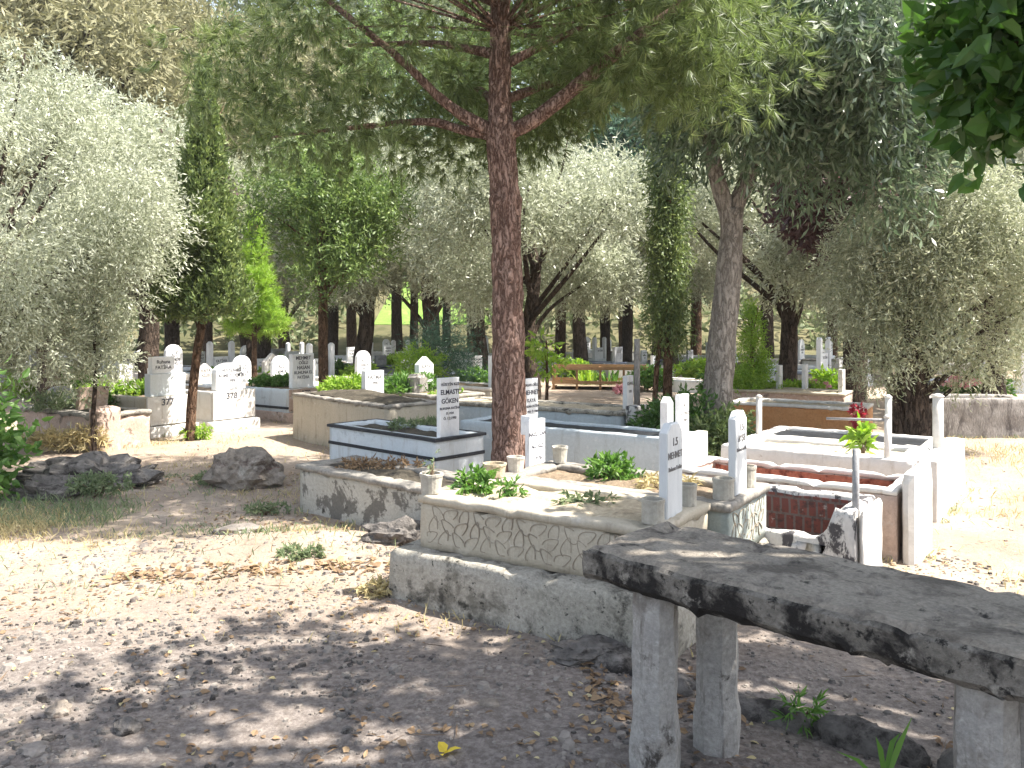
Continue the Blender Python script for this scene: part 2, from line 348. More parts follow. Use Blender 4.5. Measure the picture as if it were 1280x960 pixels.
def tube(mb, pts, sides=8, seg=.15, amp=0.0, f=8, mi=0, seed=0.):
    Q = cr(pts, seg) if seg else [np.array(p, float) for p in pts]
    vs = []; fs = []; up = Vector((1, .13, .07)); n = len(Q)
    for k, q in enumerate(Q):
        a = Vector(Q[min(k + 1, n - 1)][:3]) - Vector(Q[max(k - 1, 0)][:3]); a.normalize()
        x = (up - a * up.dot(a)).normalized(); y = a.cross(x); up = x; c = Vector(q[:3]); r = max(q[3], .0015)
        for s in range(sides):
            th = 2 * math.pi * s / sides; dr = x * math.cos(th) + y * math.sin(th); p = c + dr * r
            if amp:
                w = amp * (noise.noise(Vector((p.x * f + seed, p.y * f, p.z * f * .45))) + .6 * noise.noise(p * (f * 3)))
                p += dr * w
            vs.append(p)
    for k in range(n - 1):
        for s in range(sides):
            a, b = k * sides + s, k * sides + (s + 1) % sides; fs.append((a, b, b + sides, a + sides))
    fs.append(tuple(range(sides - 1, -1, -1))); fs.append(tuple((n - 1) * sides + s for s in range(sides)))
    mb.add(vs, fs, mi)

def lathe(mb, prof, sides=16, cx=0, cy=0, amp=0., seed=0.):
    vs = []; fs = []
    for r, z in prof:
        for s in range(sides): th = 2 * math.pi * s / sides; vs.append((cx + r * math.cos(th), cy + r * math.sin(th), z))
    for k in range(len(prof) - 1):
        for s in range(sides):
            a, b = k * sides + s, k * sides + (s + 1) % sides; fs.append((a, b, b + sides, a + sides))
    fs.append(tuple(range(sides - 1, -1, -1))); fs.append(tuple((len(prof) - 1) * sides + s for s in range(sides)))
    mb.add(jit(vs, amp, 12, seed), fs)

def rockmesh(mb, rx, ry, rz, seed, n=3, amp=.35, f=1.6, c=(0, 0, 0)):
    import bmesh
    bm = bmesh.new(); bmesh.ops.create_icosphere(bm, subdivisions=n, radius=1)
    vs = []
    for v in bm.verts:
        p = v.co.copy()
        k = 1 + amp * noise.noise(p * f + Vector((seed, seed * 2, 0))) + amp * .5 * noise.noise(p * f * 2.7 + Vector((0, seed, seed))) + amp * .25 * noise.noise(p * f * 7 + Vector((seed, 0, 3)))
        cell = noise.cell(p * 2.2 + Vector((seed, 0, 0))) * .08
        p = p * (k - cell)
        vs.append((c[0] + p.x * rx, c[1] + p.y * ry, c[2] + p.z * rz))
    fs = [[v.index for v in q.verts] for q in bm.faces]; bm.free(); mb.add(vs, fs)

# foliage -----------------------------------------------------------------------------------
def nmesh(name, V, nper, F, mat, smooth=False):
    """V (N, nper, 3) vertices, F list of local faces"""
    N = V.shape[0]; me = bpy.data.meshes.new(name)
    me.vertices.add(N * nper); me.vertices.foreach_set('co', V.reshape(-1).astype(np.float32))
    li = np.concatenate([np.array(f) for f in F]); tot = np.array([len(f) for f in F])
    loops = (li[None, :] + (np.arange(N) * nper)[:, None]).reshape(-1).astype(np.int32)
    me.loops.add(len(loops)); me.loops.foreach_set('vertex_index', loops)
    totals = np.tile(tot, N).astype(np.int32); starts = np.concatenate([[0], np.cumsum(totals)[:-1]]).astype(np.int32)
    me.polygons.add(len(totals)); me.polygons.foreach_set('loop_start', starts); me.polygons.foreach_set('loop_total', totals)
    me.update(calc_edges=True); me.materials.append(mat)
    me.polygons.foreach_set('use_smooth', np.full(len(totals), smooth)); return me

def unit(a): return a / np.maximum(np.linalg.norm(a, axis=-1, keepdims=True), 1e-9)

def leafgeo(name, pos, d, rng, ln, wd, mat, shape='rhomb', var=.35, upn=0.0):
    N = len(pos); d = unit(d)
    nrm = rng.normal(size=(N, 3)); nrm[:, 2] += upn
    side = unit(np.cross(d, nrm)); nn = np.cross(side, d)
    L = (ln * (1 + var * rng.uniform(-1, 1, N)))[:, None]; Wd = (wd * (1 + var * rng.uniform(-1, 1, N)))[:, None]
    if shape == 'rhomb':
        V = np.stack([pos, pos + d * L * .5 + side * Wd * .5, pos + d * L, pos + d * L * .5 - side * Wd * .5], 1)
        return nmesh(name, V, 4, [(0, 1, 2, 3)], mat)
    if shape == 'needle':
        V = np.stack([pos - side * Wd * .5, pos + side * Wd * .5, pos + d * L], 1)
        return nmesh(name, V, 3, [(0, 1, 2)], mat)
    if shape == 'blade':
        tip = pos + d * L; mid = pos + d * L * .55; tip = tip - np.array([0, 0, 1.]) * L * rng.uniform(.05, .35, (N, 1))
        V = np.stack([pos - side * Wd * .4, pos + side * Wd * .4, mid + side * Wd * .5, tip, mid - side * Wd * .5], 1)
        return nmesh(name, V, 5, [(0, 1, 2, 4), (4, 2, 3)], mat)
    fold = nn * Wd * .14                                              # broad leaf folded along its rib
    V = np.stack([pos, pos + d * L * .3 + side * Wd * .5 + fold, pos + d * L * .65 + side * Wd * .36 + fold, pos + d * L - nn * L * .08,
                  pos + d * L * .65 - side * Wd * .36 + fold, pos + d * L * .3 - side * Wd * .5 + fold, pos + d * L * .5], 1)
    return nmesh(name, V, 7, [(0, 1, 2, 6), (6, 2, 3), (0, 6, 4, 5), (6, 3, 4)], mat)

def sprigs(clumps, n, rng, sprig=.25, per=8, out=.6, up=0., droop=.3, spread=.5, shell=.4, lspread=.7):
    c = np.array([k[:3] for k in clumps], float); r = np.array([(k[3],) * 3 if len(k) == 4 else k[3:6] for k in clumps], float)
    w = r.prod(1) ** .8; i = rng.choice(len(c), n, p=w / w.sum())
    p = unit(rng.normal(size=(n, 3))); rad = (shell + (1 - shell) * rng.uniform(0, 1, n) ** .6)[:, None]
    o = c[i] + p * rad * r[i]
    d = unit(out * p + spread * rng.normal(size=(n, 3)) + np.array([0, 0, up - droop]))
    t = (np.arange(per)[None, :] + rng.uniform(0, 1, (n, per))) / per
    pos = o[:, None, :] + d[:, None, :] * (sprig * t)[..., None]; pos[..., 2] -= droop * sprig * .6 * t ** 2
    ld = unit(d[:, None, :] * 1.0 + lspread * rng.normal(size=(n, per, 3)))
    return pos.reshape(-1, 3), ld.reshape(-1, 3)

def ellip_clumps(rng, n, c, rad, r, keep=None, hollow=.35):
    out = []; tries = 0
    while len(out) < n and tries < n * 60:
        tries += 1
        p = unit(rng.normal(size=3)) * (hollow + (1 - hollow) * rng.uniform() ** .5)
        q = np.array(c) + p * np.array(rad)
        if keep is None or keep(q): out.append((*q, r * rng.uniform(.5, 1.65)))
    return out

def limbs_to(mb, trunk, clumps, rng, r0=.05, frac=(.3, .75), sides=6, every=1, amp=.0):
    T = cr(trunk, .15)
    for c in clumps[::every]:
        c = np.array(c[:3]); zt = T[-1][2]
        zz = min(zt * rng.uniform(.8, 1), max(zt * frac[0], c[2] - np.linalg.norm(c[:2] - T[-1][:2]) * rng.uniform(.5, 1.1)))
        s = min(T, key=lambda q: abs(q[2] - zz)); m = (s[:3] + c) / 2 + rng.normal(size=3) * .12; m[2] += .1
        r = min(r0, s[3] * .6)
        tube(mb, [(*s[:3], r), (*m, r * .6), (*c, r * .22)], sides, .2, amp)

def tree(name, label, loc, trunk, clumps, n, seed, leaf, lm, bm_, cat='tree', group=None, sides=10, tamp=.012, limbs=None, auto=1, r0=.05, shape='rhomb', upn=0., rz=0, sc=1, frac=(.3, .75), **kw):
    rng = np.random.default_rng(seed); root = thing(name, label, cat, loc, rz, group, sc)
    mb = MB(); tube(mb, trunk, sides, .08, tamp, 7, seed=seed)
    for l in (limbs or []): tube(mb, l, 8, .12, tamp * .5, 8)
    if auto: limbs_to(mb, trunk, clumps, rng, r0, frac, every=auto)
    mb.build('trunk', bm_, root, True)
    pos, d = sprigs(clumps, n, rng, **kw)
    link('crown', leafgeo('crown', pos, d, rng, leaf[0], leaf[1], lm, shape, upn=upn), root)
    return root

# ------------------------------------------------------------------ pixel-measured places turned into world positions (z = height of the point)
def at(px, py, z=0.0):
    d = FPX * (CAM_H - z) / (py - HOR); return Vector(((px - 640) * d / FPX, d, z))
def atd(px, d, z=0.0): return Vector(((px - 640) * d / FPX, d, z))

# ------------------------------------------------------------------ ground
def hill(y): return min(9.0, max(0.0, (y - 47) * .3)) if y < 200 else 9.0
def gz(x, y):
    h = hill(y)
    k = 1.0 if y < 12 else max(.0, 1 - (y - 12) / 10)
    h += .035 * k * noise.noise(Vector((x * .7, y * .7, 1))) + .014 * k * noise.noise(Vector((x * 2.6, y * 2.6, 4)))
    if abs(x) < 9 and -1 < y < 13: h += .006 * noise.noise(Vector((x * 9, y * 9, 7))) + .004 * noise.noise(Vector((x * 21, y * 21, 2)))
    h += .10 * math.exp(-(((x + 1.6) / .7) ** 2 + ((y - 6.1) / .35) ** 2)) + .07 * math.exp(-(((x + 4.0) / .9) ** 2 + ((y - 7.8) / .6) ** 2))
    return h
def axis(segs):
    out = []
    for a, b, s in segs: out += list(np.arange(a, b - 1e-6, s))
    return out + [segs[-1][1]]
gx = axis([(-120, -40, 8), (-40, -14, 2), (-14, -6, .3), (-6, 5, .045), (5, 12, .3), (12, 40, 2), (40, 120, 8)])
gy = axis([(-30, -4, 2), (-4, 1.5, .3), (1.5, 9.5, .045), (9.5, 20, .25), (20, 48, 1), (48, 80, 2), (80, 200, 12)])
gv = [(x, y, gz(x, y)) for y in gy for x in gx]; nX = len(gx)
gb = MB(); gb.v = gv; gb.f = [(j * nX + i, j * nX + i + 1, (j + 1) * nX + i + 1, (j + 1) * nX + i) for j in range(len(gy) - 1) for i in range(nX - 1)]; gb.m = [0] * len(gb.f)
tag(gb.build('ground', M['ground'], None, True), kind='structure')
lb = MB(); ly = axis([(51.5, 74, 1.5)]); lx = axis([(-8.5, -1, 1.5)])
lb.add([(x, y, hill(y) + .03) for y in ly for x in lx], [(j * len(lx) + i, j * len(lx) + i + 1, (j + 1) * len(lx) + i + 1, (j + 1) * len(lx) + i) for j in range(len(ly) - 1) for i in range(len(lx) - 1)])
tag(lb.build('grass_slope', M['lawn'], None, True), kind='structure')

# ------------------------------------------------------------------ graves
FOOT = []
def inside(x, y, pad=.04):
    for (ox, oy, a, L, Wd) in FOOT:
        dx, dy = x - ox, y - oy; u = dx * math.cos(a) + dy * math.sin(a); v = -dx * math.sin(a) + dy * math.cos(a)
        if -pad < u < L + pad and -pad < v < Wd + pad: return True
    return False

def text_mesh(lines, mat, parent, x, yc, name='lettering', depth=.0015):
    """lines = [(words, size, z)]; each line a piece of its own on the +x face"""
    for words, size, z in lines:
        cu = bpy.data.curves.new('lettering', 'FONT'); cu.body = words; cu.size = size * 1.18; cu.align_x = 'CENTER'; cu.align_y = 'CENTER'; cu.extrude = depth; cu.offset = size * .02
        o = bpy.data.objects.new('lettering', cu); C.objects.link(o); bpy.context.view_layer.update()
        me = bpy.data.meshes.new_from_object(o)
        mb = MB(); mb.add([(x + v.co.z, yc + v.co.x, z + v.co.y) for v in me.vertices], [tuple(p.vertices) for p in me.polygons])
        bpy.data.objects.remove(o); bpy.data.curves.remove(cu); bpy.data.meshes.remove(me)
        mb.build(name, mat, parent)

def outline(kind, w, h):
    a = w / 2
    if kind == 'rect': return [(-a, 0), (a, 0), (a, h), (-a, h)]
    if kind == 'point': return [(-a, 0), (a, 0), (a, h - .22 * w), (a * .45, h), (-a * .45, h), (-a, h - .22 * w)]
    if kind == 'gable': return [(-a, 0), (a, 0), (a, h - .4 * w), (0, h), (-a, h - .4 * w)]
    n = 9; hb = h - a * (.55 if kind == 'arch' else 1)
    k = (h - hb)
    return [(-a, 0), (a, 0)] + [(a * math.cos(math.pi * i / n), hb + k * math.sin(math.pi * i / n)) for i in range(n + 1)]

def stone(parent, kind, w, h, t, x, yc, z0, mat, lines=(), ink='ink', name='headstone', lean=0.0, ch=.006):
    """upright slab with its face on +x"""
    O = outline(kind, w, h); cz = h / 2; mb = MB(); vs = []
    def loop(x_, s): return [(x_, yc + p[0] * (1 - s / (w / 2)), z0 + cz + (p[1] - cz) * (1 - s / cz)) for p in O]
    R4 = loop(x - t / 2, ch) + loop(x - t / 2 + ch, 0) + loop(x + t / 2 - ch, 0) + loop(x + t / 2, ch); n = len(O)
    fs = [tuple(range(n - 1, -1, -1)), tuple(3 * n + i for i in range(n))]
    for k in range(3):
        for i in range(n): fs.append((k * n + i, k * n + (i + 1) % n, (k + 1) * n + (i + 1) % n, (k + 1) * n + i))
    if lean: R4 = [(a + (c - z0) * lean, b, c) for a, b, c in R4]
    mb.add(R4, fs); o = mb.build(name, M[mat] if isinstance(mat, str) else mat, parent)
    if lines: text_mesh(lines, M[ink], o, x + t / 2 + .001, yc)
    return o

def grave(name, label, corner, ang, L, Wd, z, walls, rim=None, soil='grave_soil', t=.1, rim_h=.05, lip=.02, soil_dz=-.06, plinth=None, amp=.004, seed=1.0, mound=0., head=True, group=None, soil_amp=.025, cat='grave', z0=-.12, reg=True):
    """corner = near corner at the head end (head=True) or at the foot; local +x runs to the head, +y away"""
    a = R(ang); u = Vector((math.cos(a), math.sin(a), 0)); o = Vector((corner[0], corner[1], 0))
    if head: o = o - u * L
    g = thing(name, label, cat, (o.x, o.y, 0), a, group)
    if reg: FOOT.append((o.x, o.y, a, L, Wd))
    zb = z0
    if plinth:
        pw, ph, pm = plinth
        mb = MB(); ring(mb, -pw, -pw, L + pw, Wd + pw, wall_prof(t + pw, z0, ph, .02), .07, amp * 1.8, 5, seed); mb.build('plinth', M[pm], g, True)
        zb = ph + .001
    mb = MB(); ring(mb, 0, 0, L, Wd, wall_prof(t, zb, z - (rim_h if rim else 0), .006 if rim else .014), .055, amp, 5, seed)
    mb.build('curb', M[walls], g, True)
    if rim:
        mb = MB(); ring(mb, -lip, -lip, L + lip, Wd + lip, wall_prof(t + lip * 2, z - rim_h + .002, z, .01), .05, amp, 6, seed + 3); mb.build('coping', M[rim], g, True)
    if soil:
        mb = MB(); sheet(mb, t - .02, L - t + .02, t - .02, Wd - t + .02, z + soil_dz, .05, soil_amp, 5, seed, mound); mb.build('soil', M[soil], g, True)
    return g

def petals(parent, x0, x1, z0, z1, y, seed, face='y', n=26):
    """carved overlapping leaf outlines, thin ridges 3 mm proud of a face"""
    rg = random.Random(seed); mb = MB()
    cols = max(2, int((x1 - x0) / .095))
    for i in range(cols):
        for j in range(3):
            cx = x0 + (i + .5 + .25 * (j - 1)) * (x1 - x0) / cols; cz = z0 + (j + .5) * (z1 - z0) / 3
            th = (.55, 1.25, 2.3)[(i + j) % 3] + rg.uniform(-.15, .15); l, w = .056, .029
            pts = []
            for k in range(17):
                s = 2 * math.pi * k / 17; px = l * math.cos(s); pz = w * math.sin(s) * (1 - .45 * math.cos(s))
                X = cx + px * math.cos(th) - pz * math.sin(th); Z = cz + px * math.sin(th) + pz * math.cos(th)
                pts.append((min(max(X, x0), x1), min(max(Z, z0), z1)))
            gap = rg.choice((7, 8, 9)); wd = .0021
            for k in range(17):
                if k in (gap, (gap + 1) % 17, (gap + 2) % 17, (gap + 3) % 17): continue
                (ax, az), (bx, bz) = pts[k], pts[(k + 1) % 17]; dx, dz = bx - ax, bz - az; q = math.hypot(dx, dz)
                if q < 1e-4: continue
                nx_, nz_ = -dz / q * wd, dx / q * wd
                quad = [(ax + nx_, az + nz_), (bx + nx_, bz + nz_), (bx - nx_, bz - nz_), (ax - nx_, az - nz_)]
                if face == 'y': vs = [(p[0], y - .004, p[1]) for p in quad] + [(p[0], y + .004, p[1]) for p in quad]
                else: vs = [(y + .004, p[0], p[1]) for p in quad] + [(y - .004, p[0], p[1]) for p in quad]
                mb.add(vs, [(0, 1, 2, 3), (0, 4, 5, 1), (1, 5, 6, 2), (2, 6, 7, 3), (3, 7, 4, 0)])
    return mb.build('carved_leaves', M['carve'], parent)

# the pair of cast graves in the middle
A0 = (-.543, 5.01); AA = -33.5; ua = Vector((math.cos(R(AA)), math.sin(R(AA)), 0)); va = Vector((-ua.y, ua.x, 0))
def la(u, v, z=0): return Vector((A0[0], A0[1], 0)) + ua * u + va * v + Vector((0, 0, z))
gA = grave('leaf_patterned_grave', 'beige grave with carved leaf pattern on its side, nearest to the concrete table', A0, AA, 1.5, .75, .61, 'beige', 'beige', 'sandy', .1, .05, .012, -.035, (.13, .3, 'plinth'), .0065, 2.0, .03, head=False, soil_amp=.035)
petals(gA, .05, 1.45, .335, .55, 0, 4)
stone(gA, 'point', .21, .5, .05, 1.445, .34, .6, 'marble', [('1.5', .05, 1.0), ('MEHMET', .042, .93), ('Ruhuna Fatiha', .027, .86)], 'ink_soft')
B0 = la(.0, .80)
gB = grave('weathered_grave', 'weathered grave with green weeds, paired behind the leaf patterned grave', B0, AA, 1.6, .72, .6, 'greenblue', 'grey_cop', 'grave_soil', .1, .05, .02, -.05, (.03, .26, 'plinth'), .005, 5.0, .04, head=False, soil_amp=.04)
petals(gB, .05, .67, .3, .53, 1.6, 9, 'x')
stone(gB, 'point', .2, .5, .05, 1.545, .33, .6, 'marble', [('1.5', .05, 1.0), ('AYŞE', .045, .935), ('Ruhuna Fatiha', .026, .87)], 'ink_soft')

# flaking grave, striped grave
gS = grave('flaking_plaster_grave', 'low grave with flaking grey plaster and dark coping below the striped grave', at(375, 583, .38), -41, 1.75, .6, .4, 'eroded', 'grey_cop', 'dark_soil', .1, .045, .03, -.03, None, .007, 8., .03, head=False, soil_amp=.03)
gK = grave('striped_grave', 'white grave with two black stripes and an upright lettered stone', at(412, 530, .6), -42.7, 1.59, .6, .6, 'whiteblue', None, 'dark_soil', .09, soil_dz=-.04, amp=.002, seed=11., head=False)
mb = MB(); ring(mb, -.02, -.02, 1.61, .62, wall_prof(.05, .575, .602, .004), .2, .001); mb.build('stripe', M['stripe'], gK)
mb = MB(); ring(mb, -.01, -.01, 1.60, .61, wall_prof(.02, .405, .435, .003), .2, .001); mb.build('stripe', M['stripe'], gK)
stone(gK, 'rect', .24, .53, .05, 1.535, .2, .6, 'marble_w', [('HÜSEYİN KIZI', .03, 1.07), ('ELMASTI', .052, 1.0), ('GÖKEN', .05, .92), ('RUHUNA FATİHA', .026, .855), ('D. 1934', .024, .81), ('Ö. 1.2.1990', .028, .765)])

# two tall stones beside the pine
g = thing('tall_headstone', 'tall white headstone with lines of dark lettering, close behind the pine trunk', 'headstone', atd(661, 7.9), R(-38))
stone(g, 'rect', .22, 1.2, .06, 0, 0, -.1, 'marble', [('HASAN OĞLU', .03, 1.04), ('MEHMET', .05, .97), ('KAYA', .042, .895), ('RUHUNA FATİHA', .026, .84), ('D. 1932  Ö. 1988', .024, .79)], name='slab')
g = thing('short_headstone', 'short white headstone with four spaced lettered lines, at the foot of the pine', 'headstone', atd(669, 6.95), R(-38))
stone(g, 'rect', .22, .93, .05, 0, 0, -.1, 'marble_w', [('NAZLI  CAN', .036, .71), ('ALİ  KIZI', .036, .61), ('1.9.76', .04, .51), ('D-Ö', .04, .41)], name='slab')
mb = MB(); rbox(mb, -.08, .03, -.11, 0.0, .7, .87, .08, 0); mb.build('shoulder', M['marble_w'], g)

# long pale blue grave
gH = grave('pale_blue_grave', 'long pale blue grave with a black lined bed, behind the pine trunk', (1.48, 7.8), -35, 2.5, .6, .55, 'bluewall', None, 'black', .08, soil_dz=-.025, amp=.004, seed=14., soil_amp=.008)
mb = MB(); rbox(mb, 2.505, 2.62, -.01, .61, -.1, .57, .1, .003); mb.build('end_block', M['white'], gH)
stone(gH, 'gable', .13, .42, .08, 2.38, .16, .5, 'marble_w', name='headstone')
stone(gH, 'rect', .2, .43, .06, 2.44, .38, .5, 'marble_w', [('ALİ', .05, .83), ('KAYMAZ', .04, .75), ('1989', .04, .68)], 'ink_soft')
# platform grave behind it
gI = grave('stained_rim_grave', 'blue grey grave with a stained brown rim beyond the pale blue grave', (1.3, 10.05), -32, 2.7, .8, .55, 'bluewall', 'plinth', 'sandy', .1, .05, .02, -.02, None, .005, 17.)
mb = MB(); rbox(mb, 2.71, 2.86, .1, .5, -.1, .62, .1, .006); mb.build('end_block', M['patchwhite'], gI)
mb = MB(); tube(mb, [(2.78, .3, .6, .04), (2.78, .3, 1.1, .038), (2.78, .3, 1.42, .036)], 10, .2, 0); mb.build('pillar', M['roughgrey'], gI, True)
stone(gI, 'rect', .2, .45, .06, 2.55, .55, .5, 'marble_w', [('KEMAL', .05, .85), ('1991', .04, .75)], 'ink_soft')

# graves by the olive: brick lined, clay lined, white double tomb
gC = grave('brick_lined_grave', 'open grave lined with dark red brick, patchy whitewash rim', (2.07, 5.06), -35, 1.35, .55, .5, 'patchwhite', None, 'dark_soil', .1, soil_dz=-.42, amp=.008, seed=21.)
for o in [o for o in C.objects if o.parent == gC and o.name.startswith('curb')]:
    for v in o.data.vertices:                                        # the near wall is broken down
        if v.co.y < .2 and v.co.x < 1.22 and v.co.z > .3: v.co.z -= (.19 + .012 * noise.noise(v.co * 9)) * min(1, (1.22 - v.co.x) / .06)
mb = MB(); rbox(mb, .11, 1.24, .432, .45, .02, .475, .1, .004); mb.build('brick_lining', M['brick'], gC)
mb = MB(); rbox(mb, 1.36, 1.41, .0, .5, -.1, .52, .05, .008, ch=.02); mb.build('end_block', M['white'], gC)
mb = MB(); tube(mb, [(1.33, .09, .3, .021), (1.33, .09, .6, .021), (1.33, .09, .86, .019)], 10, .2, 0); mb.build('post', M['metal'], gC, True)
gD = grave('clay_lined_grave', 'grave with a white rim and red clay bed, between brick grave and white tomb', (2.6, 5.68), -35, 1.6, .66, .5, 'pinkstone', 'white', 'redclay', .08, .04, 0, -.2, None, .006, 24.)
mb = MB(); rbox(mb, .09, 1.51, .56, .577, .2, .465, .1, .004); mb.build('clay_lining', M['redclay'], gD)
mb = MB(); rbox(mb, 1.622, 1.73, -.01, .67, -.1, .63, .09, .004, ch=.02); mb.build('end_block', M['white'], gD)
gE = grave('white_double_tomb', 'white double tomb with soil strip and dark beds, with upright white posts', (3.33, 6.97), -35, 1.66, .86, .48, 'white', None, 'sandy', .16, soil_dz=-.04, amp=.006, seed=27.)
FOOT.append((gE.location.x, gE.location.y, R(-35), 1.8, 1.75))
mb = MB(); ring(mb, 0, .87, 1.66, 1.73, wall_prof(.12, -.12, .48, .014), .06, .006); mb.build('curb', M['white'], gE, True)
mb = MB(); sheet(mb, .1, 1.56, .97, 1.63, .455, .06, .008); mb.build('soil', M['black'], gE, True)
mb = MB(); rbox(mb, 1.67, 1.85, 0, 1.73, -.1, .5, .12, .003, ch=.015); mb.build('end_block', M['white'], gE)
for (x, y, zt, r) in ((.07, .87, .86, .03), (1.3, .87, .92, .03), (1.72, .87, .95, .045), (1.45, .05, .82, .026)):
    mb = MB(); tube(mb, [(x, y, .4, r), (x, y, .6, r), (x, y, zt, r)], 8, .2, 0); lathe(mb, [(r * 1.15, zt), (r * 1.2, zt + .01), (r * .4, zt + .03)], 8, x, y); mb.build('post', M['white'], gE, True)
mb = MB(); tube(mb, [(.95, .05, .78, .012), (1.2, .05, .79, .012), (1.45, .05, .8, .012)], 6, .2, 0); mb.build('rail', M['metal'], gE, True)
gG = grave('orange_walled_grave', 'grave with orange side wall and white rim behind the white double tomb', (4.5, 10.75), -31, 1.75, .8, .52, 'orange', 'white', 'sandy', .1, .04, .01, -.03, None, .004, 31.)
g2 = grave('beige_slab_grave', 'plain beige grave with a flat top and small white stones beyond the orange wall', (4.9, 12.4), -31, 2.0, .8, .56, 'pinkstone', 'beige', 'sandy', .1, .04, .01, -.01, None, .004, 33.)
stone(g2, 'rect', .2, .42, .06, .9, .7, .5, 'marble_w'); stone(g2, 'rect', .2, .45, .06, 1.3, .7, .5, 'marble_w'); stone(g2, 'rect', .22, .4, .07, 1.9, .4, .5, 'white')
gR = grave('rough_grey_grave', 'rough grey rendered grave wall beside the olive with the thick trunk', (5.95, 11.9), -4, 1.35, .8, .54, 'roughgrey', None, 'dark_soil', .16, amp=.012, seed=36., head=False)

# numbered graves by the cypress
def numbered(name, label, corner, z, L, Wd, num, walls, seed, stones, plinth=None, endmat='white'):
    g = grave(name, label, corner, -35, L, Wd, z, walls, None, 'grave_soil', .09, soil_dz=-.03, amp=.003, seed=seed, plinth=plinth)
    mb = MB(); rbox(mb, L + .004, L + .05, -.01, Wd + .01, .16, z + .01, .1, .002); fo = mb.build('end_panel', M[endmat], g)
    text_mesh([(num, .11, z - .08)], M['ink'], fo, L + .052, Wd * .42, 'grave_number')
    mb = MB(); ring(mb, -.05, -.05, L + .1, Wd + .05, wall_prof(.1, -.1, .15, .01), .15, .003); mb.build('base_step', M[endmat], g, True)
    for s in stones: stone(g, *s[:8], **(s[8] if len(s) > 8 else {}))
    return g
numbered('ivy_grave', 'white grave numbered 377 with ivy on its side and a two stage headstone', (-5.12, 11.75), .56, 1.7, .72, '377', 'beige', 41.,
         [('rect', .56, .32, .14, 1.6, .36, .565, 'whiteblue'), ('rect', .36, .24, .1, 1.6, .3, .885, 'marble_w', dict(lines=[('Ruhuna', .06, 1.05), ('FATİHA', .06, .97)]))])
numbered('arched_stone_grave', 'white grave numbered 378 with an arched headstone, beside the cypress trunk', (-4.43, 12.4), .59, 1.8, .74, '378', 'white', 43.,
         [('arch', .54, .4, .12, 1.7, .37, .6, 'marble_w', dict(lines=[('HÜVELBAKİ', .055, .89), ('AHMET DEMİR', .06, .81), ('1989', .06, .73)]))])
numbered('tall_stone_grave', 'long pale grave numbered 379 with tall lettered stone by the brown trunk', (-3.62, 13.6), .52, 2.3, .78, '379', 'whiteblue', 45.,
         [('rect', .46, .56, .09, 2.2, .36, .53, 'marble_w', dict(lines=[('MEHMET', .07, 1.02), ('OĞLU', .06, .94), ('HASAN', .07, .86), ('RUHUNA EL', .06, .78), ('FATİHA', .06, .7)]))], endmat='pinkstone')
gN = [o for o in C.objects if o.get('label', '').startswith('long pale grave')][0]
mb = MB(); ring(mb, -.012, -.012, 2.3, .79, wall_prof(.03, .2, .24, .004), .3, 0); mb.build('stripe', M['stripe'], gN)
gQ = grave('ruined_pink_grave', 'crumbling pinkish grave with broken stones under the small olive sapling', (-5.25, 10.55), -35, 2.0, .75, .46, 'pinkstone', 'grey_cop', 'dark_soil', .12, .05, .02, -.05, None, .014, 47.)
mb = MB(); rbox(mb, 1.93, 2.14, -.05, .3, -.1, .56, .07, .01, ch=.02); mb.build('pillar', M['pinkstone'], gQ)
stone(gQ, 'rect', .4, .3, .08, 1.2, .4, .45, 'pinkstone', lean=.2); stone(gQ, 'arch', .35, .28, .08, .5, .35, .45, 'grey_st', lean=-.15)

# graves between the brown trunk and the striped grave
gM = grave('beige_walled_grave', 'beige walled grave with dark earth and white stones behind the striped grave', (-1.5, 9.95), -48, 2.3, .8, .64, 'beige', 'grey_cop', 'dark_soil', .1, .04, .015, .0, None, .01, 51., .08)
stone(gM, 'rect', .3, .36, .1, .9, .72, .6, 'marble_w', [('FATMA', .06, .87), ('1990', .05, .79)], 'ink_soft')
gM2 = grave('broken_block_grave', 'grave with a broken grey block and pointed white stone behind the beige walled grave', (-.95, 11.6), -42, 1.8, .8, .6, 'roughgrey', 'grey_cop', 'grave_soil', .1, .05, .02, -.02, None, .01, 53., .04)
stone(gM2, 'gable', .3, .55, .1, .8, .55, .55, 'marble_w', [('KAYA', .06, .95)], 'ink_soft')
mb = MB(); rbox(mb, .9, 1.15, .1, .35, .55, .86, .06, .018, ch=.03); mb.build('broken_block', M['roughgrey'], gM2)
gM3 = grave('cream_grave', 'cream grave with a lettered stone just beyond the pine trunk', (-.35, 13.6), -38, 1.9, .8, .55, 'beige', 'white', 'grave_soil', .1, .05, .01, -.02, None, .004, 55.)
stone(gM3, 'rect', .32, .52, .1, 1.7, .4, .54, 'marble_w', [('EMİNE', .07, .95), ('ÖZ', .07, .86), ('1984', .06, .77)])

# fenced grave
fj = thing('fenced_grave', 'grave enclosed by a low brown wooden fence with green leaves inside', 'grave', at(692, 487), R(-6))
mb = MB(); sheet(mb, 0, 2.2, 0, 1.1, .1, .1, .02); mb.build('soil', M['grave_soil'], fj, True)
for (x, y) in ((0, 0), (.55, 0), (1.1, 0), (1.65, 0), (2.2, 0), (0, 1.1), (1.1, 1.1), (2.2, 1.1), (2.2, .55), (0, .55)):
    mb = MB(); rbox(mb, x - .035, x + .035, y - .035, y + .035, -.1, .5, .2, .003); mb.build('post', M['wood'], fj)
for (z) in (.14, .47):
    mb = MB(); ring(mb, -.02, -.02, 2.22, 1.12, [(-.022, z), (-.022, z + .075), (.0, z + .075), (.0, z)], .3, .003); mb.build('rail', M['wood'], fj)

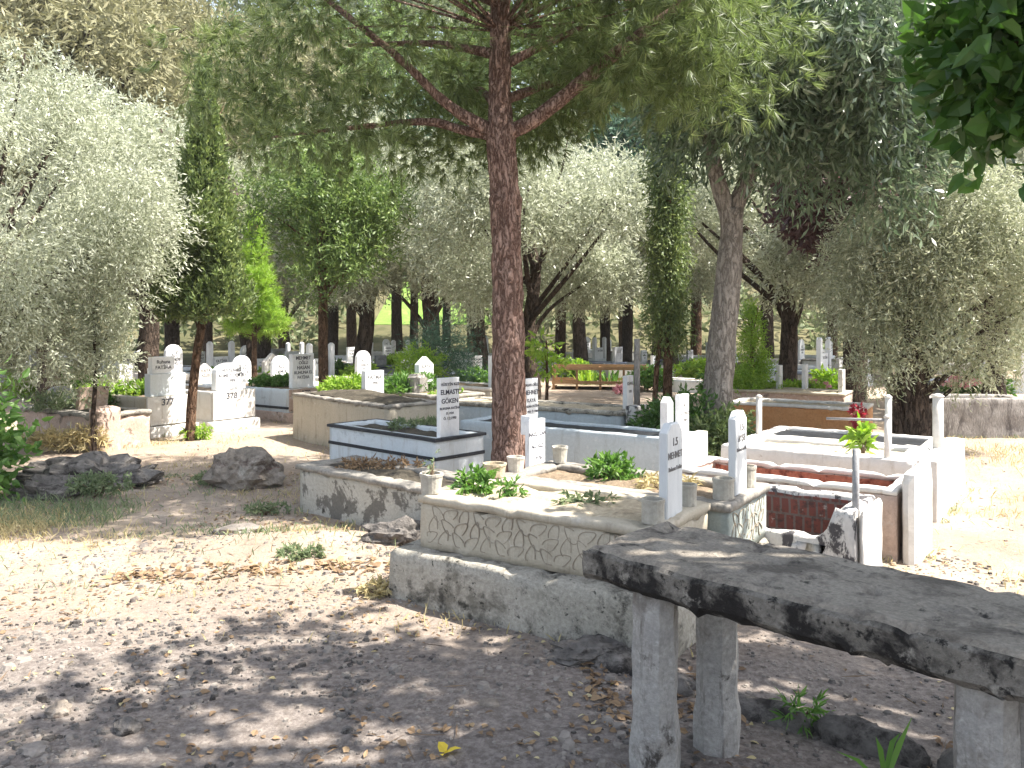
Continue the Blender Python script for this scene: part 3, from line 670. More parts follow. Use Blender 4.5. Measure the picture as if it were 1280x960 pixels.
# ------------------------------------------------------------------ graves further off: five kinds, copied
def far_kind(k):
    if k == 'low':
        g = grave('marble_grave', 'x', (0, 0), 0, 1.9, .85, .38, 'marble_w', None, 'grave_soil', .1, soil_dz=-.04, amp=.002, head=False, reg=False)
        stone(g, 'rect', .5, .6, .1, 1.82, .42, .36, 'marble_w', [('HASAN', .09, .82), ('YILMAZ', .09, .7), ('1987', .08, .58)])
    if k == 'arch':
        g = grave('arched_grave', 'x', (0, 0), 0, 1.9, .85, .45, 'white', None, 'grave_soil', .1, soil_dz=-.03, amp=.002, head=False, reg=False)
        stone(g, 'round', .5, .8, .1, 1.82, .42, .43, 'marble_w', [('ALİ', .1, .95), ('DEMİR', .09, .83), ('1992', .08, .72)])
    if k == 'slate':
        g = grave('slate_grave', 'x', (0, 0), 0, 2.0, .95, .5, 'grey_st', 'slate', None, .47, .06, .03, amp=.002, head=False, reg=False)
        stone(g, 'rect', .6, .5, .1, 1.9, .48, .5, 'grey_st', [('AİLESİ', .1, .85)], 'ink_soft')
    if k == 'tall':
        g = grave('pillar_grave', 'x', (0, 0), 0, 2.0, .95, .42, 'whiteblue', None, 'dark_soil', .1, soil_dz=-.03, amp=.002, head=False, reg=False)
        for y in (.06, .89): stone(g, 'gable', .16, 1.0, .14, 1.93, y, .4, 'marble_w', name='pillar')
        stone(g, 'rect', .55, .5, .08, 1.93, .475, .42, 'marble_w', [('FATİHA', .1, .78)])
    if k == 'tomb':
        g = grave('boxed_tomb', 'x', (0, 0), 0, 2.0, 1.0, .5, 'white', 'grey_cop', 'dark_soil', .2, .06, .03, -.02, amp=.003, head=False, reg=False)
        stone(g, 'gable', .55, .5, .12, 1.9, .5, .5, 'white', [('KAYA', .09, .82), ('AİLESİ', .075, .7)])
    return g
far_tab = [
 ('low', 160, 15.5, 'low marble grave with square stone beyond the ivy covered grave'),
 ('tomb', 212, 16.5, 'boxed white tomb with gabled stone above the grave numbered 377'),
 ('arch', 262, 15.8, 'white arched grave directly behind the grave numbered 378'),
 ('tall', 240, 21, 'pillar grave between the cypress trunk and the boxed white tomb'),
 ('tomb', 295, 19.5, 'boxed tomb with grey coping behind the arched headstone of 378'),
 ('arch', 322, 16.5, 'round topped white stone grave beside the bright yellow green pine'),
 ('low', 345, 18.0, 'low marble grave below the bright yellow green pine'),
 ('slate', 318, 25, 'slate topped grave in shade beyond the bright yellow green pine'),
 ('tall', 372, 20.5, 'pillar grave seen just before the straight brown trunk'),
 ('arch', 424, 18.5, 'round topped white stone just past the straight brown trunk'),
 ('slate', 455, 23, 'long slate topped grave in shade past the straight brown trunk'),
 ('tall', 480, 26, 'pillar grave in shade by the thin black trunk'),
 ('slate', 505, 22, 'slate topped grave in front of the thin black trunk'),
 ('low', 440, 31, 'small far marble grave between the brown trunk and the black trunk'),
 ('arch', 515, 33, 'far round topped grave close to the sunlit lawn'),
 ('slate', 60, 19, 'dark slate topped grave deep under the big silver olive'),
 ('slate', 20, 22, 'slate topped grave beyond the leafy green bush'),
 ('low', 100, 24, 'marble grave in shade behind the small olive sapling'),
 ('tomb', 150, 27, 'far boxed tomb past the small olive sapling'),
 ('low', 60, 31, 'farthest marble grave under the big silver olive'),
 ('slate', 590, 20, 'slate topped grave half hidden by the pine trunk'),
 ('low', 600, 27, 'far marble grave just before the pine trunk'),
 ('slate', 735, 24, 'grey slate grave with dark lid behind the wooden fence'),
 ('tall', 728, 29, 'white pillar grave above the wooden fence'),
 ('low', 800, 23, 'low marble grave beside the wooden fence post'),
 ('tomb', 770, 34, 'far boxed tomb between the two dark trunks'),
 ('slate', 845, 27, 'slate topped grave behind the dark drooping cypress'),
 ('low', 870, 19, 'marble grave half hidden by the forked grey tree'),
 ('tall', 990, 22, 'white pillar grave with blue shaded side past the clipped conical shrub'),
 ('slate', 1020, 20, 'blue grey slab tomb beyond the beige slab grave'),
 ('tomb', 1042, 26, 'boxed tomb glimpsed between the conical shrub and the thick olive'),
 ('low', 1010, 31, 'far marble grave behind the blue grey slab tomb'),
 ('slate', 1180, 17, 'slate topped grave behind the rough grey grave'),
 ('tall', 1255, 19, 'pillar grave in the shade of the thick trunked olive'),
 ('arch', 1215, 25, 'round topped grave far behind the rough grey grave'),
 ('low', 905, 32, 'far marble grave between the forked tree and conical shrub'),
 ('tomb', 665, 31, 'far boxed tomb seen past the lit edge of the pine trunk'),
]
far_tab += [
 ('low', 128, 18.2, 'small marble grave between the olive sapling and the grave numbered 377'),
 ('arch', 178, 19.5, 'small round topped stone above the two stage headstone of 377'),
 ('low', 225, 24.5, 'small far marble grave seen left of the cypress trunk'),
 ('arch', 285, 23, 'small round topped stone beyond the arched headstone of 378'),
 ('low', 306, 21.2, 'small square white stone between grave 378 and the long pale grave'),
 ('low', 333, 22.4, 'small square stone below the yellow green pine, one row further'),
 ('tall', 348, 26, 'small pillar grave under the yellow green pine'),
 ('low', 388, 23.6, 'small marble grave just behind the straight brown trunk'),
 ('low', 418, 27, 'small marble grave past the brown trunk, two rows further'),
 ('arch', 437, 24.6, 'small round topped stone above the bright green grave plants'),
 ('low', 462, 29.5, 'far square white stone above the square white stone on the dark earth'),
 ('low', 485, 20.6, 'square white stone between the beige walled grave and the black trunk'),
 ('arch', 472, 35, 'farthest round topped stone in shade by the black trunk'),
 ('low', 530, 27.5, 'far square stone behind the blue green conifer'),
 ('low', 575, 22.6, 'square white stone between the blue green conifer and the pine trunk'),
 ('arch', 582, 31.5, 'far round topped stone between the conifer and the pine trunk'),
 ('low', 700, 26.6, 'square white stone behind the thin leafy sapling'),
 ('arch', 715, 33, 'far round topped stone above the fence beside the thin sapling'),
 ('low', 745, 38, 'farthest square stone above the middle of the wooden fence'),
 ('low', 790, 27.6, 'square white stone behind the corner post of the wooden fence'),
 ('arch', 818, 24.4, 'round topped stone between the wooden fence and the drooping cypress'),
 ('low', 862, 31, 'far square stone between the drooping cypress and the forked trunk'),
 ('arch', 975, 27, 'far round topped stone right behind the conical shrub'),
 ('low', 1000, 24.6, 'square white stone above the beige slab grave, third row'),
 ('low', 1065, 21, 'square white stone in the shade beside the thick olive trunk'),
 ('low', 30, 27, 'far square stone beneath the big silver olive near the leafy bush'),
 ('arch', 85, 28.5, 'far round topped stone under the big silver olive'),
]
protos = {}; frg = random.Random(5)
for (k, px, d, lab) in far_tab:
    p = atd(px, d); a = R(-36 + frg.uniform(-5, 5))
    if k not in protos:
        g = far_kind(k); protos[k] = g; g.location = (p.x - .8, p.y + .5, 0); g.rotation_euler.z = a; g['label'] = lab; g['group'] = 'graves in the far rows'; g.scale = (.8,) * 3
    else:
        g = dup(protos[k], (p.x - .8, p.y + .5, 0), a, lab, frg.uniform(.68, .9), 'graves in the far rows')

# ------------------------------------------------------------------ the concrete table
TA = -45.2; tu = Vector((math.cos(R(TA)), math.sin(R(TA)), 0)); tv = Vector((-tu.y, tu.x, 0))
T0 = at(724, 681, .80); T0.z = 0
tb = thing('concrete_table', 'long mossy concrete table on thick pale legs in dappled shade', 'table', T0, R(TA))
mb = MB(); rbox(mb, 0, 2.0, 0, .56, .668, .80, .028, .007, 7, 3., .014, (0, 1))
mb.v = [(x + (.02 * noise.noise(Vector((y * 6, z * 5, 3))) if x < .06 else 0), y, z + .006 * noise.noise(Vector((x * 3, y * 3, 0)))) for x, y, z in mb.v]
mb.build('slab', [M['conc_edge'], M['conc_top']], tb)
for (lx, ly, sd) in ((.265, .115, 1.), (.33, .43, 2.), (1.355, .13, 3.), (1.385, .43, 4.)):
    mb = MB(); n = 14
    for k in range(1): lathe(mb, [(.082 + .01 * max(0, min(1, (.2 - z) / .06)), z) for z in linsub(-.1, .664, .035)], 8, lx, ly, .006, sd)
    mb.build('leg', M['leg'], tb)

# kerb of dark stones behind the table
kb = thing('stone_kerb', 'row of dark mossy kerb stones on the ground behind the concrete table', 'kerb', (0, 0, 0)); kb.location = at(700, 815); kb.rotation_euler.z = math.atan2(-.98, 1.22)
x = 0
for i, l in enumerate((.42, .35, .5, .44, .52, .4)):
    mb = MB(); rbox(mb, x, x + l - .02, -.07 + .02 * math.sin(i * 3), .07 + .02 * math.sin(i * 2), -.1, .07 + .02 * math.sin(i * 5), .05, .016, 7, i * 3., .025); mb.build('kerb_stone', M['darkrock'], kb, True); x += l

# ------------------------------------------------------------------ rocks
def rock(name, label, p, r, seed, mat, amp=.35, z=0.0, n=4, group=None, rz=0):
    mb = MB(); rockmesh(mb, *r, seed, n, amp); o = mb.build(name, M[mat], None, False, (p.x, p.y, z)); o.rotation_euler.z = rz; return tag(o, label, 'rock', group)
rock('boulder', 'large brown boulder with a pale face alone on the bare earth', at(306, 607), (.36, .28, .24), 3.3, 'rock', .28, .14)
rock('boulder', 'wide low dark rock heap beside the leafy green bush', at(105, 612), (.62, .4, .22), 7.7, 'darkrock', .55, .1)
rock('boulder', 'smaller dark rock leaning at the end of the rock heap', at(160, 606), (.3, .22, .13), 2.1, 'darkrock', .5, .06)
rock('boulder', 'lichened rock in front of the dark heap beside dry grass', at(60, 625), (.34, .25, .15), 12.4, 'darkrock', .5, .06)
rock('field_stone', 'flat dark stone at the foot of the patterned grave plinth', at(745, 822), (.2, .13, .06), 1.2, 'darkrock', .4, .03)
rock('field_stone', 'round brown stone alone in the near shade', at(72, 897), (.055, .05, .04), 5.2, 'rock', .3, .02, 3)
rock('field_stone', 'brown stone in the shade straight below the flaking grave', at(612, 886), (.05, .04, .025), 6.2, 'rock', .3, .015, 3)
rock('field_stone', 'mossy stone near the lower edge below the boulder', at(158, 915), (.05, .05, .035), 8.2, 'darkrock', .3, .015, 3)
rock('field_stone', 'flat pale stone at the very front of the shaded earth', at(42, 943), (.06, .045, .03), 9.1, 'pebble', .3, .012, 3)
rock('field_stone', 'broken grey stone beside the flaking plaster grave', at(300, 668), (.18, .1, .06), 4.1, 'pebble', .4, .02, 3)
rock('field_stone', 'dark lump of earth and stone at the corner of the flaking grave', at(505, 682), (.26, .14, .13), 15.1, 'darkrock', .5, .04, 4)

# ------------------------------------------------------------------ pots
def pot(name, label, p, r, h, mat='pot', taper=.85, group='cast flower pots on the graves', square=False):
    mb = MB(); s = 4 if square else 18
    lathe(mb, [(r * taper, 0), (r, h * .85), (r * 1.06, h * .86), (r * 1.06, h), (r * .86, h), (r * .8, h * .6), (0.003, h * .58)], s, 0, 0, .003, r * 100)
    o = mb.build(name, M[mat], None, False, p); return tag(o, label, 'flower pot', group)
pot('flower_pot', 'grey pot standing on the foot corner of the leaf patterned grave', la(.03, .06, .612), .068, .12)
pot('flower_pot', 'low crumbly pot on the foot rim between the two paired graves', la(.05, .70, .612), .075, .09, 'sandy')
pot('flower_pot', 'cream pot standing right before the pine trunk', la(.02, 1.0, .602), .058, .1, 'potwhite')
pot('flower_pot', 'small grey pot on the far foot corner of the weathered grave', la(.1, 1.47, .602), .055, .12)
pot('flower_pot', 'grey cylinder pot on the table side of the first headstone', la(1.44, .12, .612), .058, .12, taper=1)
pot('flower_pot', 'grey cylinder pot on the far side of the first headstone', la(1.44, .59, .612), .05, .12, taper=1)
pot('flower_pot', 'squat grey pot on the near side of the second headstone', la(1.53, .92, .602), .062, .12, taper=1)
pot('flower_pot', 'grey pot on the far side of the second headstone', la(1.53, 1.36, .602), .055, .13, taper=1)

# red vase on the far rim of the white tomb
rv = thing('red_vase', 'dark red vase with red blooms on the far rim of the white tomb', 'vase', (gE.location.x + .82 * .84 + .574 * 1.67, gE.location.y - .574 * .84 + .82 * 1.67, .482))
mb = MB(); lathe(mb, [(.03, 0), (.05, .07), (.055, .13), (.038, .16), (.025, .15)], 12); mb.build('vase_body', M['redpot'], rv, True)
rg_ = np.random.default_rng(3); pos, d = sprigs([(0, 0, .19, .05)], 26, rg_, .06, 5); link('blooms', leafgeo('blooms', pos, d, rg_, .05, .03, M['redpot']), rv)

# ------------------------------------------------------------------ small plants
def blades(name, label, p, n, ln, wd, mat, seed, spread=.5, rad=.1, cat='plant', group=None, shape='blade'):
    rng = np.random.default_rng(seed); a = rng.uniform(0, 6.283, n); r = rad * np.sqrt(rng.uniform(0, 1, n))
    pos = np.stack([r * np.cos(a), r * np.sin(a), np.zeros(n)], 1); d = np.stack([np.cos(a) * spread, np.sin(a) * spread, np.ones(n)], 1) + rng.normal(size=(n, 3)) * .25
    o = link(name, leafgeo(name, pos, d, rng, ln, wd, M[mat], shape), None, tuple(p)); return tag(o, label, cat, group)
def leafy(name, label, p, rad, n, leaf, mat, seed, cat='plant', group=None, stems=5, shape='broad', h0=.0, **kw):
    rng = np.random.default_rng(seed); g = thing(name, label, cat, tuple(p), 0, group); rr = rad if isinstance(rad, tuple) else (rad,) * 3
    cl = [(0, 0, h0 + rr[2], *[q * .7 for q in rr])] + [(rr[0] * .6 * math.cos(k * 2.1), rr[1] * .6 * math.sin(k * 2.1), h0 + rr[2] * (.6 + .2 * k), *[q * .55 for q in rr]) for k in range(4)]
    mb = MB()
    for k in range(stems): c = cl[k % 5]; tube(mb, [(.02 * math.cos(k), .02 * math.sin(k), -.03, .006 + rr[2] * .012), (c[0] * .4, c[1] * .4, c[2] * .5, .005 + rr[2] * .008), (c[0], c[1], c[2], .002 + rr[2] * .003)], 5, .1)
    mb.build('stem', M['twig'], g, True)
    kw.setdefault('sprig', rr[2] * .5); kw.setdefault('per', 5); kw.setdefault('droop', .1)
    pos, d = sprigs(cl, n, rng, **kw); link('foliage', leafgeo('foliage', pos, d, rng, *leaf, M[mat], shape), g); return g
leafy('potted_weed', 'bright green weed by the foot pot of the leaf patterned grave', la(.13, .35, .57), (.11, .11, .08), 70, (.05, .022), 'grn', 5)
leafy('small_weed', 'sparse green weed in the sandy bed of the leaf patterned grave', la(.42, .3, .57), (.07, .07, .07), 30, (.045, .018), 'grn', 6)
leafy('trailing_weed', 'dry yellowish weed in the middle of the sandy bed', la(.9, .35, .57), (.16, .1, .05), 70, (.04, .014), 'weed', 7)
leafy('flowering_weed', 'bushy light green weed in the bed of the weathered grave', la(.62, 1.25, .54), (.16, .13, .1), 150, (.055, .02), 'grn', 8)
leafy('dry_weed', 'dry straw coloured weed beside the light green bushy weed', la(1.05, 1.15, .54), (.22, .14, .06), 150, (.06, .009), 'straw', 9, shape='blade')
leafy('pot_sprig', 'thin sprig growing from the foot corner pot of the patterned grave', la(.03, .06, .69), (.03, .03, .09), 12, (.03, .008), 'weed', 10)
leafy('yellow_shoot', 'lime green leafy shoot behind the grey post of the brick lined grave', (gE.location.x + .82 * 1.2 + .574 * .3, gE.location.y - .574 * 1.2 + .82 * .3, .44), (.06, .06, .14), 26, (.13, .03), 'lime', 11, shape='blade', up=1.3, out=.4)
blades('ground_weed', 'small green weed on bare earth by the flaking grave corner', at(415, 690), 26, .1, .014, 'grn', 12, .9, .06)
leafy('ground_weed', 'low grey green weed between boulder and flaking grave', at(375, 700), (.18, .1, .05), 110, (.04, .016), 'weed', 13)
leafy('ground_weed', 'grey green weed growing over the dark rock heap', at(120, 617, .08), (.28, .16, .1), 260, (.04, .014), 'weed', 14)
leafy('ground_weed', 'yellow green weed growing at the foot of the cypress trunk', at(243, 549), (.18, .12, .1), 120, (.06, .02), 'lime', 15)
leafy('ground_weed', 'wispy weed rooted by the boulder base', at(262, 606), (.16, .1, .07), 100, (.04, .013), 'weed', 16)
leafy('ground_weed', 'thin green weed under the concrete table', at(1000, 905), (.09, .07, .06), 26, (.06, .012), 'grn', 18)
blades('grass_stalk', 'single tall green grass stalk standing before the concrete table', at(1106, 985), 4, .26, .018, 'grn', 17, .06, .012)
leafy('leafy_bush', 'bright green broad leaved bush beside the dark rock heap', (-5.0, 7.5, 0), (.42, .4, .62), 520, (.1, .055), 'grn', 21, 'bush', spread=.6)
leafy('spilling_ivy', 'dark ivy hanging down the side of the grave numbered 377', (-5.95, 12.25, .08), (.25, .14, .27), 260, (.06, .05), 'mulberry', 22)
leafy('yellow_ivy', 'bright yellow green foliage on top of the grave numbered 377', (-5.95, 12.55, .5), (.5, .3, .12), 420, (.07, .04), 'lime', 23)
leafy('leafy_bush', 'dark green leafy bush before the forked grey trunk', atd(842, 9.6), (.42, .36, .42), 700, (.08, .035), 'mulberry', 24, 'bush')
leafy('shadow_bush', 'very dark low bush at the foot of the forked grey trunk', atd(897, 9.2), (.28, .28, .36), 500, (.07, .03), 'cypress', 25, 'bush')
leafy('grave_greenery', 'bright green plants past the straight brown trunk', atd(435, 12.6, .45), (.42, .3, .18), 420, (.1, .02), 'lime', 26, shape='blade', up=.8)
leafy('grave_greenery', 'light green plants between the square and the pointed white stones', atd(505, 12.4, .45), (.4, .3, .2), 420, (.09, .025), 'grn', 27, up=.5)
leafy('grave_greenery', 'low dark green plants on the grave numbered 379', atd(345, 14.6, .5), (.5, .25, .1), 320, (.07, .03), 'grn', 28)
leafy('grave_greenery', 'yellow green shrub beside the pointed white stone', atd(556, 12.0, .4), (.24, .2, .14), 220, (.06, .025), 'lime', 29)
leafy('blue_conifer', 'dark blue green young conifer behind the pointed white stone', atd(548, 17), (.6, .6, .95), 1500, (.12, .012), 'bluepine', 30, 'bush', shape='needle', spread=.5)
leafy('light_shrub', 'pale green feathery shrub before the blue green conifer', atd(520, 15.5, .5), (.4, .4, .35), 400, (.1, .02), 'lime', 31)
pl_a = leafy('grave_greenery', 'bright leafy plant between the 377 grave and the boxed white tomb', atd(196, 15.2, .25), (.35, .3, .2), 260, (.1, .045), 'lime', 71)
pl_b = leafy('grave_greenery', 'dark leafy plant behind the arched stone of grave 378', atd(276, 17.4, .25), (.4, .3, .22), 280, (.1, .045), 'grn', 72)
for (pr, px, d, sc, lab) in ((pl_a, 330, 19.5, 1.1, 'bright plant under the yellow green pine between round topped stones'), (pl_b, 360, 23, 1.3, 'dark plant just before the brown trunk among the far stones'), (pl_a, 448, 20, 1.2, 'bright plant past the brown trunk beside a slate grave'),
        (pl_b, 412, 22, 1.2, 'dark plant right behind the brown trunk'), (pl_a, 492, 24, 1.4, 'bright plant beside the thin black trunk'), (pl_b, 600, 18, 1.2, 'dark plant at the near side of the pine trunk among far graves'), (pl_a, 722, 23, 1.2, 'bright plant above the wooden fence rail'),
        (pl_b, 812, 19.5, 1.1, 'dark plant between the fence corner post and the drooping cypress'), (pl_a, 868, 22, 1.3, 'bright plant between the drooping cypress and the forked trunk'), (pl_b, 905, 17, 1.1, 'dark plant beside the conical shrub'), (pl_a, 1040, 18, 1.2, 'bright plant before the thick olive in the far rows'), (pl_b, 1225, 16, 1.3, 'dark plant behind the rough grey grave'), (pl_b, 92, 17, 1.3, 'dark plant in shade behind the small olive sapling'), (pl_a, 40, 18, 1.3, 'bright plant beyond the leafy green bush')):
    dup(pr, atd(px, d, .1), px * .1, lab, sc)
blades('iris_clump', 'clump of sword shaped leaves in the wooden fence, first from the sapling', atd(733, 20.3, .1), 45, .42, .045, 'lime', 32, .35, .2)
blades('iris_clump', 'clump of sword shaped leaves in the wooden fence, by the corner post', atd(762, 20.2, .1), 45, .42, .045, 'grn', 33, .35, .2)
leafy('pink_flowers', 'pink flowers at the foot of the stone past the wooden fence', atd(775, 17.5, .12), (.12, .12, .1), 60, (.05, .035), 'pinklower', 34)
leafy('pink_flowers', 'pink flowers beside the beige slab grave', atd(1017, 14.2, .5), (.25, .15, .06), 70, (.05, .035), 'pinklower', 35)
leafy('pink_flowers', 'pink flowers behind the rough grey grave', atd(1200, 14.5, .5), (.3, .2, .1), 80, (.05, .035), 'pinklower', 36)
leafy('grave_greenery', 'green border of leaves behind the beige slab grave', atd(985, 14, .5), (.5, .25, .07), 260, (.06, .03), 'lime', 37)
leafy('grave_greenery', 'dark weeds in the bed of the striped grave', atd(520, 8.5, .55), (.35, .2, .05), 200, (.05, .015), 'weed', 38)
leafy('grave_greenery', 'dry brown weeds in the bed of the flaking grave', atd(470, 7.2, .36), (.4, .18, .05), 160, (.05, .014), 'deadleaf', 39)

leafy('dry_weed', 'dry pale weeds standing before the crumbling pinkish grave', at(78, 566), (.5, .12, .16), 260, (.09, .014), 'straw', 61, shape='blade', up=.7)
leafy('dry_weed', 'grey dry shrub on top of the crumbling pinkish grave', atd(70, 11.2, .42), (.4, .25, .16), 260, (.06, .016), 'weed', 62)
leafy('ground_weed', 'yellowish weed at the corner of the patterned grave plinth', at(470, 745), (.12, .07, .05), 60, (.05, .016), 'straw', 63)
leafy('ground_weed', 'small weed patch on the bare earth behind the broken grey stone', at(330, 640), (.2, .1, .04), 110, (.035, .012), 'weed', 64)
# ------------------------------------------------------------------ stuff on the ground
rng = np.random.default_rng(77)
def spread(n, x0, x1, y0, y1, power=1.0, dens=None):
    P = []
    while len(P) < n:
        x = rng.uniform(x0, x1); y = y0 + (y1 - y0) * rng.uniform() ** power
        if inside(x, y): continue
        if dens and rng.uniform() > dens(x, y): continue
        P.append((x, y, gz(x, y)))
    return np.array(P)
def nfield(s, lo, sd): return lambda x, y: max(0.05, min(1, (noise.noise(Vector((x * s, y * s, sd))) - lo) * 2.5))
def litter(n, ln, wd, mat, name, area, power, dens, upn=3.):
    P = spread(n, *area, power, dens); P[:, 2] += .006
    a = rng.uniform(0, 6.28, n); d = np.stack([np.cos(a), np.sin(a), rng.uniform(-.1, .35, n)], 1)
    o = link(name, leafgeo(name, P, d, rng, ln, wd, M[mat], 'broad', .45, upn)); return tag(o, kind='stuff')
litter(3600, .036, .021, 'deadleaf', 'fallen_leaves', (-5, 3.2, 1.9, 9.5), 1.3, nfield(1.1, -.1, 5))
litter(1200, .03, .02, 'straw', 'dry_leaf_bits', (-5, 5, 2, 12), 1.2, nfield(.9, -.2, 9))
litter(260, .06, .035, 'deadleaf', 'leaf_drift', (-2.6, -.6, 5.1, 5.9), 1, lambda x, y: math.exp(-((y - 5.5 - .1 * (x + 1.6)) / .12) ** 2))
litter(160, .05, .03, 'deadleaf', 'table_leaf_litter', (.3, 1.0, 3.4, 4.0), 1, None)
def pebbles(n, r0, name, area, power, dens, mat):
    P = spread(n, *area, power, dens); r = r0 * np.clip(rng.lognormal(0, .45, n), .3, 2.4)
    hx = [(math.cos(i * math.pi / 3), math.sin(i * math.pi / 3)) for i in range(6)]
    oc = np.array([(x_, y_, -.1) for x_, y_ in hx] + [(x_ * .72 + .05, y_ * .72, .42) for x_, y_ in hx], float)
    V = oc[None] * (1 + .22 * rng.uniform(-1, 1, (n, 12, 1))); a = rng.uniform(0, 6.28, n); c, s = np.cos(a)[:, None], np.sin(a)[:, None]
    V[..., 1] *= rng.uniform(.55, 1, (n, 1)); V[..., 2] *= rng.uniform(.7, 1.5, (n, 1))
    x, y = V[..., 0] * c - V[..., 1] * s, V[..., 0] * s + V[..., 1] * c
    V = np.stack([x, y, V[..., 2]], -1) * r[:, None, None] + P[:, None, :]
    me = nmesh(name, V, 12, [(i, (i + 1) % 6, 6 + (i + 1) % 6, 6 + i) for i in range(6)] + [tuple(range(6, 12))], M[mat]); tag(link(name, me), kind='stuff')
pebbles(7000, .008, 'gravel', (-3.6, 3.2, 1.8, 6), 1.2, nfield(1.3, -.25, 2), 'pebble')
pebbles(3400, .009, 'dark_gravel', (-3.6, 3.2, 1.8, 6.5), 1.1, nfield(1.0, -.15, 12), 'darkrock')
pebbles(2200, .012, 'dark_clods', (-3.4, -.6, 1.9, 4.6), 1.1, nfield(1.4, -.2, 17), 'darkrock')
pebbles(1200, .016, 'pale_clods', (-3.4, 1, 1.9, 6.2), 1.1, nfield(1.4, -.2, 19), 'pebble')
pebbles(1700, .012, 'clods', (-6, 5.5, 3, 11), 1., nfield(.9, -.1, 6), 'ground')
n = 500; P = spread(n, -4, 3, 1.9, 8, 1.2); a = rng.uniform(0, 6.28, n); d = np.stack([np.cos(a), np.sin(a), rng.uniform(-.02, .1, n)], 1); P[:, 2] += .005
tag(link('twigs', leafgeo('twigs', P, d, rng, .13, .006, M['twig'], 'rhomb', .6, 2)), kind='stuff')
def grass(name, n, area, dens, ln, mat, power=1.):
    P = spread(n, *area, power, dens); d = rng.normal(size=(n, 3)) * .55; d[:, 2] = 1
    tag(link(name, leafgeo(name, P, d, rng, ln, .006, M[mat], 'blade', .5)), kind='stuff')
grass('dry_grass', 2600, (-5.2, -2.7, 5.8, 7.4), lambda x, y: math.exp(-(((x + 4.15) / .5) ** 2 + ((y - 6.65) / .36) ** 2)), .09, 'straw')
grass('dry_grass_tufts', 5000, (-5, 5.5, 4.3, 12), nfield(1.2, .15, 21), .06, 'straw')
grass('dry_grass_verge', 2500, (4.2, 8, 6, 11.5), nfield(.9, -.1, 23), .09, 'straw')
grass('weed_grass', 1800, (-5, -.8, 5, 9), nfield(1.3, .2, 31), .06, 'weed')
grass('green_weeds', 1500, (-4.8, -3.2, 6.6, 7.4), None, .12, 'weed')
def kerb_weeds(name, n, ln, mat, off=.05):
    P = []
    while len(P) < n:
        ox, oy, a, L, Wd = FOOT[rng.integers(len(FOOT))]
        q = rng.uniform(0, 2 * (L + Wd)); e = abs(rng.normal()) * off + .01
        if q < L: u, v = q, -e
        elif q < L + Wd: u, v = L + e + .05, q - L
        elif q < 2 * L + Wd: u, v = q - L - Wd, Wd + e
        else: u, v = -e, q - 2 * L - Wd
        x, y = ox + u * math.cos(a) - v * math.sin(a), oy + u * math.sin(a) + v * math.cos(a)
        if inside(x, y, 0) or noise.noise(Vector((x * 2.3, y * 2.3, 3))) < -.05: continue
        P.append((x, y, gz(x, y)))
    P = np.array(P); d = rng.normal(size=(n, 3)) * .6; d[:, 2] = 1
    tag(link(name, leafgeo(name, P, d, rng, ln, .007, M[mat], 'blade', .5)), kind='stuff')
kerb_weeds('kerb_weeds', 2600, .07, 'weed'); kerb_weeds('kerb_straw', 2600, .06, 'straw', .1); 
yl = np.array([at(558, 941, .01)]); o = link('yellow_leaf', leafgeo('yellow_leaf', np.repeat(yl, 3, 0), np.array([[1, .2, .3], [-.5, .6, .35], [-.2, -.8, .3]]), rng, .055, .04, M['yellow'], 'broad', .1, 3)); tag(o, 'fallen bright yellow leaf on the shaded earth in front', 'leaf')

# ------------------------------------------------------------------ the pine in the middle
rng = np.random.default_rng(12)
PT = [(0, 0, -.12, .2), (0, 0, .12, .178), (0, 0, .5, .162), (-.01, 0, 1.2, .146), (-.02, 0, 2.0, .135), (-.035, 0, 2.55, .132), (-.04, 0, 2.7, .148), (-.045, 0, 2.8, .13), (-.08, 0, 3.25, .128), (-.085, .02, 3.6, .1), (-.08, .06, 4.6, .085), (-.05, .1, 6, .05), (0, .1, 7, .02)]
PL = [[(-.06, 0, 3.28, .075), (.2, -.03, 3.4, .068), (.6, -.08, 3.7, .062), (.95, -.12, 3.98, .058), (1.4, -.2, 4.3, .05), (2.2, -.3, 4.9, .03)],
      [(-.08, 0, 3.28, .07), (-.3, -.04, 3.38, .06), (-.58, -.08, 3.56, .042), (-1.0, -.15, 3.95, .032), (-1.7, -.2, 4.5, .02)],
      [(-.08, 0, 3.26, .05), (-.4, .05, 3.33, .042), (-.75, .1, 3.42, .035), (-1.4, .15, 3.38, .022), (-2.2, .2, 3.3, .01)],
      [(-.08, .05, 3.9, .05), (.3, .1, 4.1, .035), (.8, .3, 4.4, .02)], [(-.08, .05, 4.0, .05), (-.7, .2, 4.15, .03), (-1.5, .4, 4.2, .015)],
      [(-.08, .05, 4.4, .05), (-.4, -.5, 4.7, .03), (-.7, -1.0, 4.8, .015)], [(-.08, .05, 3.5, .05), (-.3, .8, 3.9, .03), (-.6, 1.6, 4.1, .015)], [(-.06, .05, 3.6, .05), (.5, .9, 4.0, .03), (1.0, 1.8, 4.2, .015)]]
cl = []
while len(cl) < 120:
    a = rng.uniform(0, 6.283); r = math.sqrt(rng.uniform(.03, 1)); x, y = r * math.cos(a) * (3.3 if math.cos(a) < 0 else 2.2), r * math.sin(a) * 1.7 + .3
    z = rng.uniform(3.25, 5.9) + .1
    if abs(x) < .8 and y < .4 and z < 4.5: continue
    if x > .3 and z < 3.85: continue
    if z - 3.25 < .25 and rng.uniform() < .35: continue
    cl.append((x, y, z, .42, .42, .26))
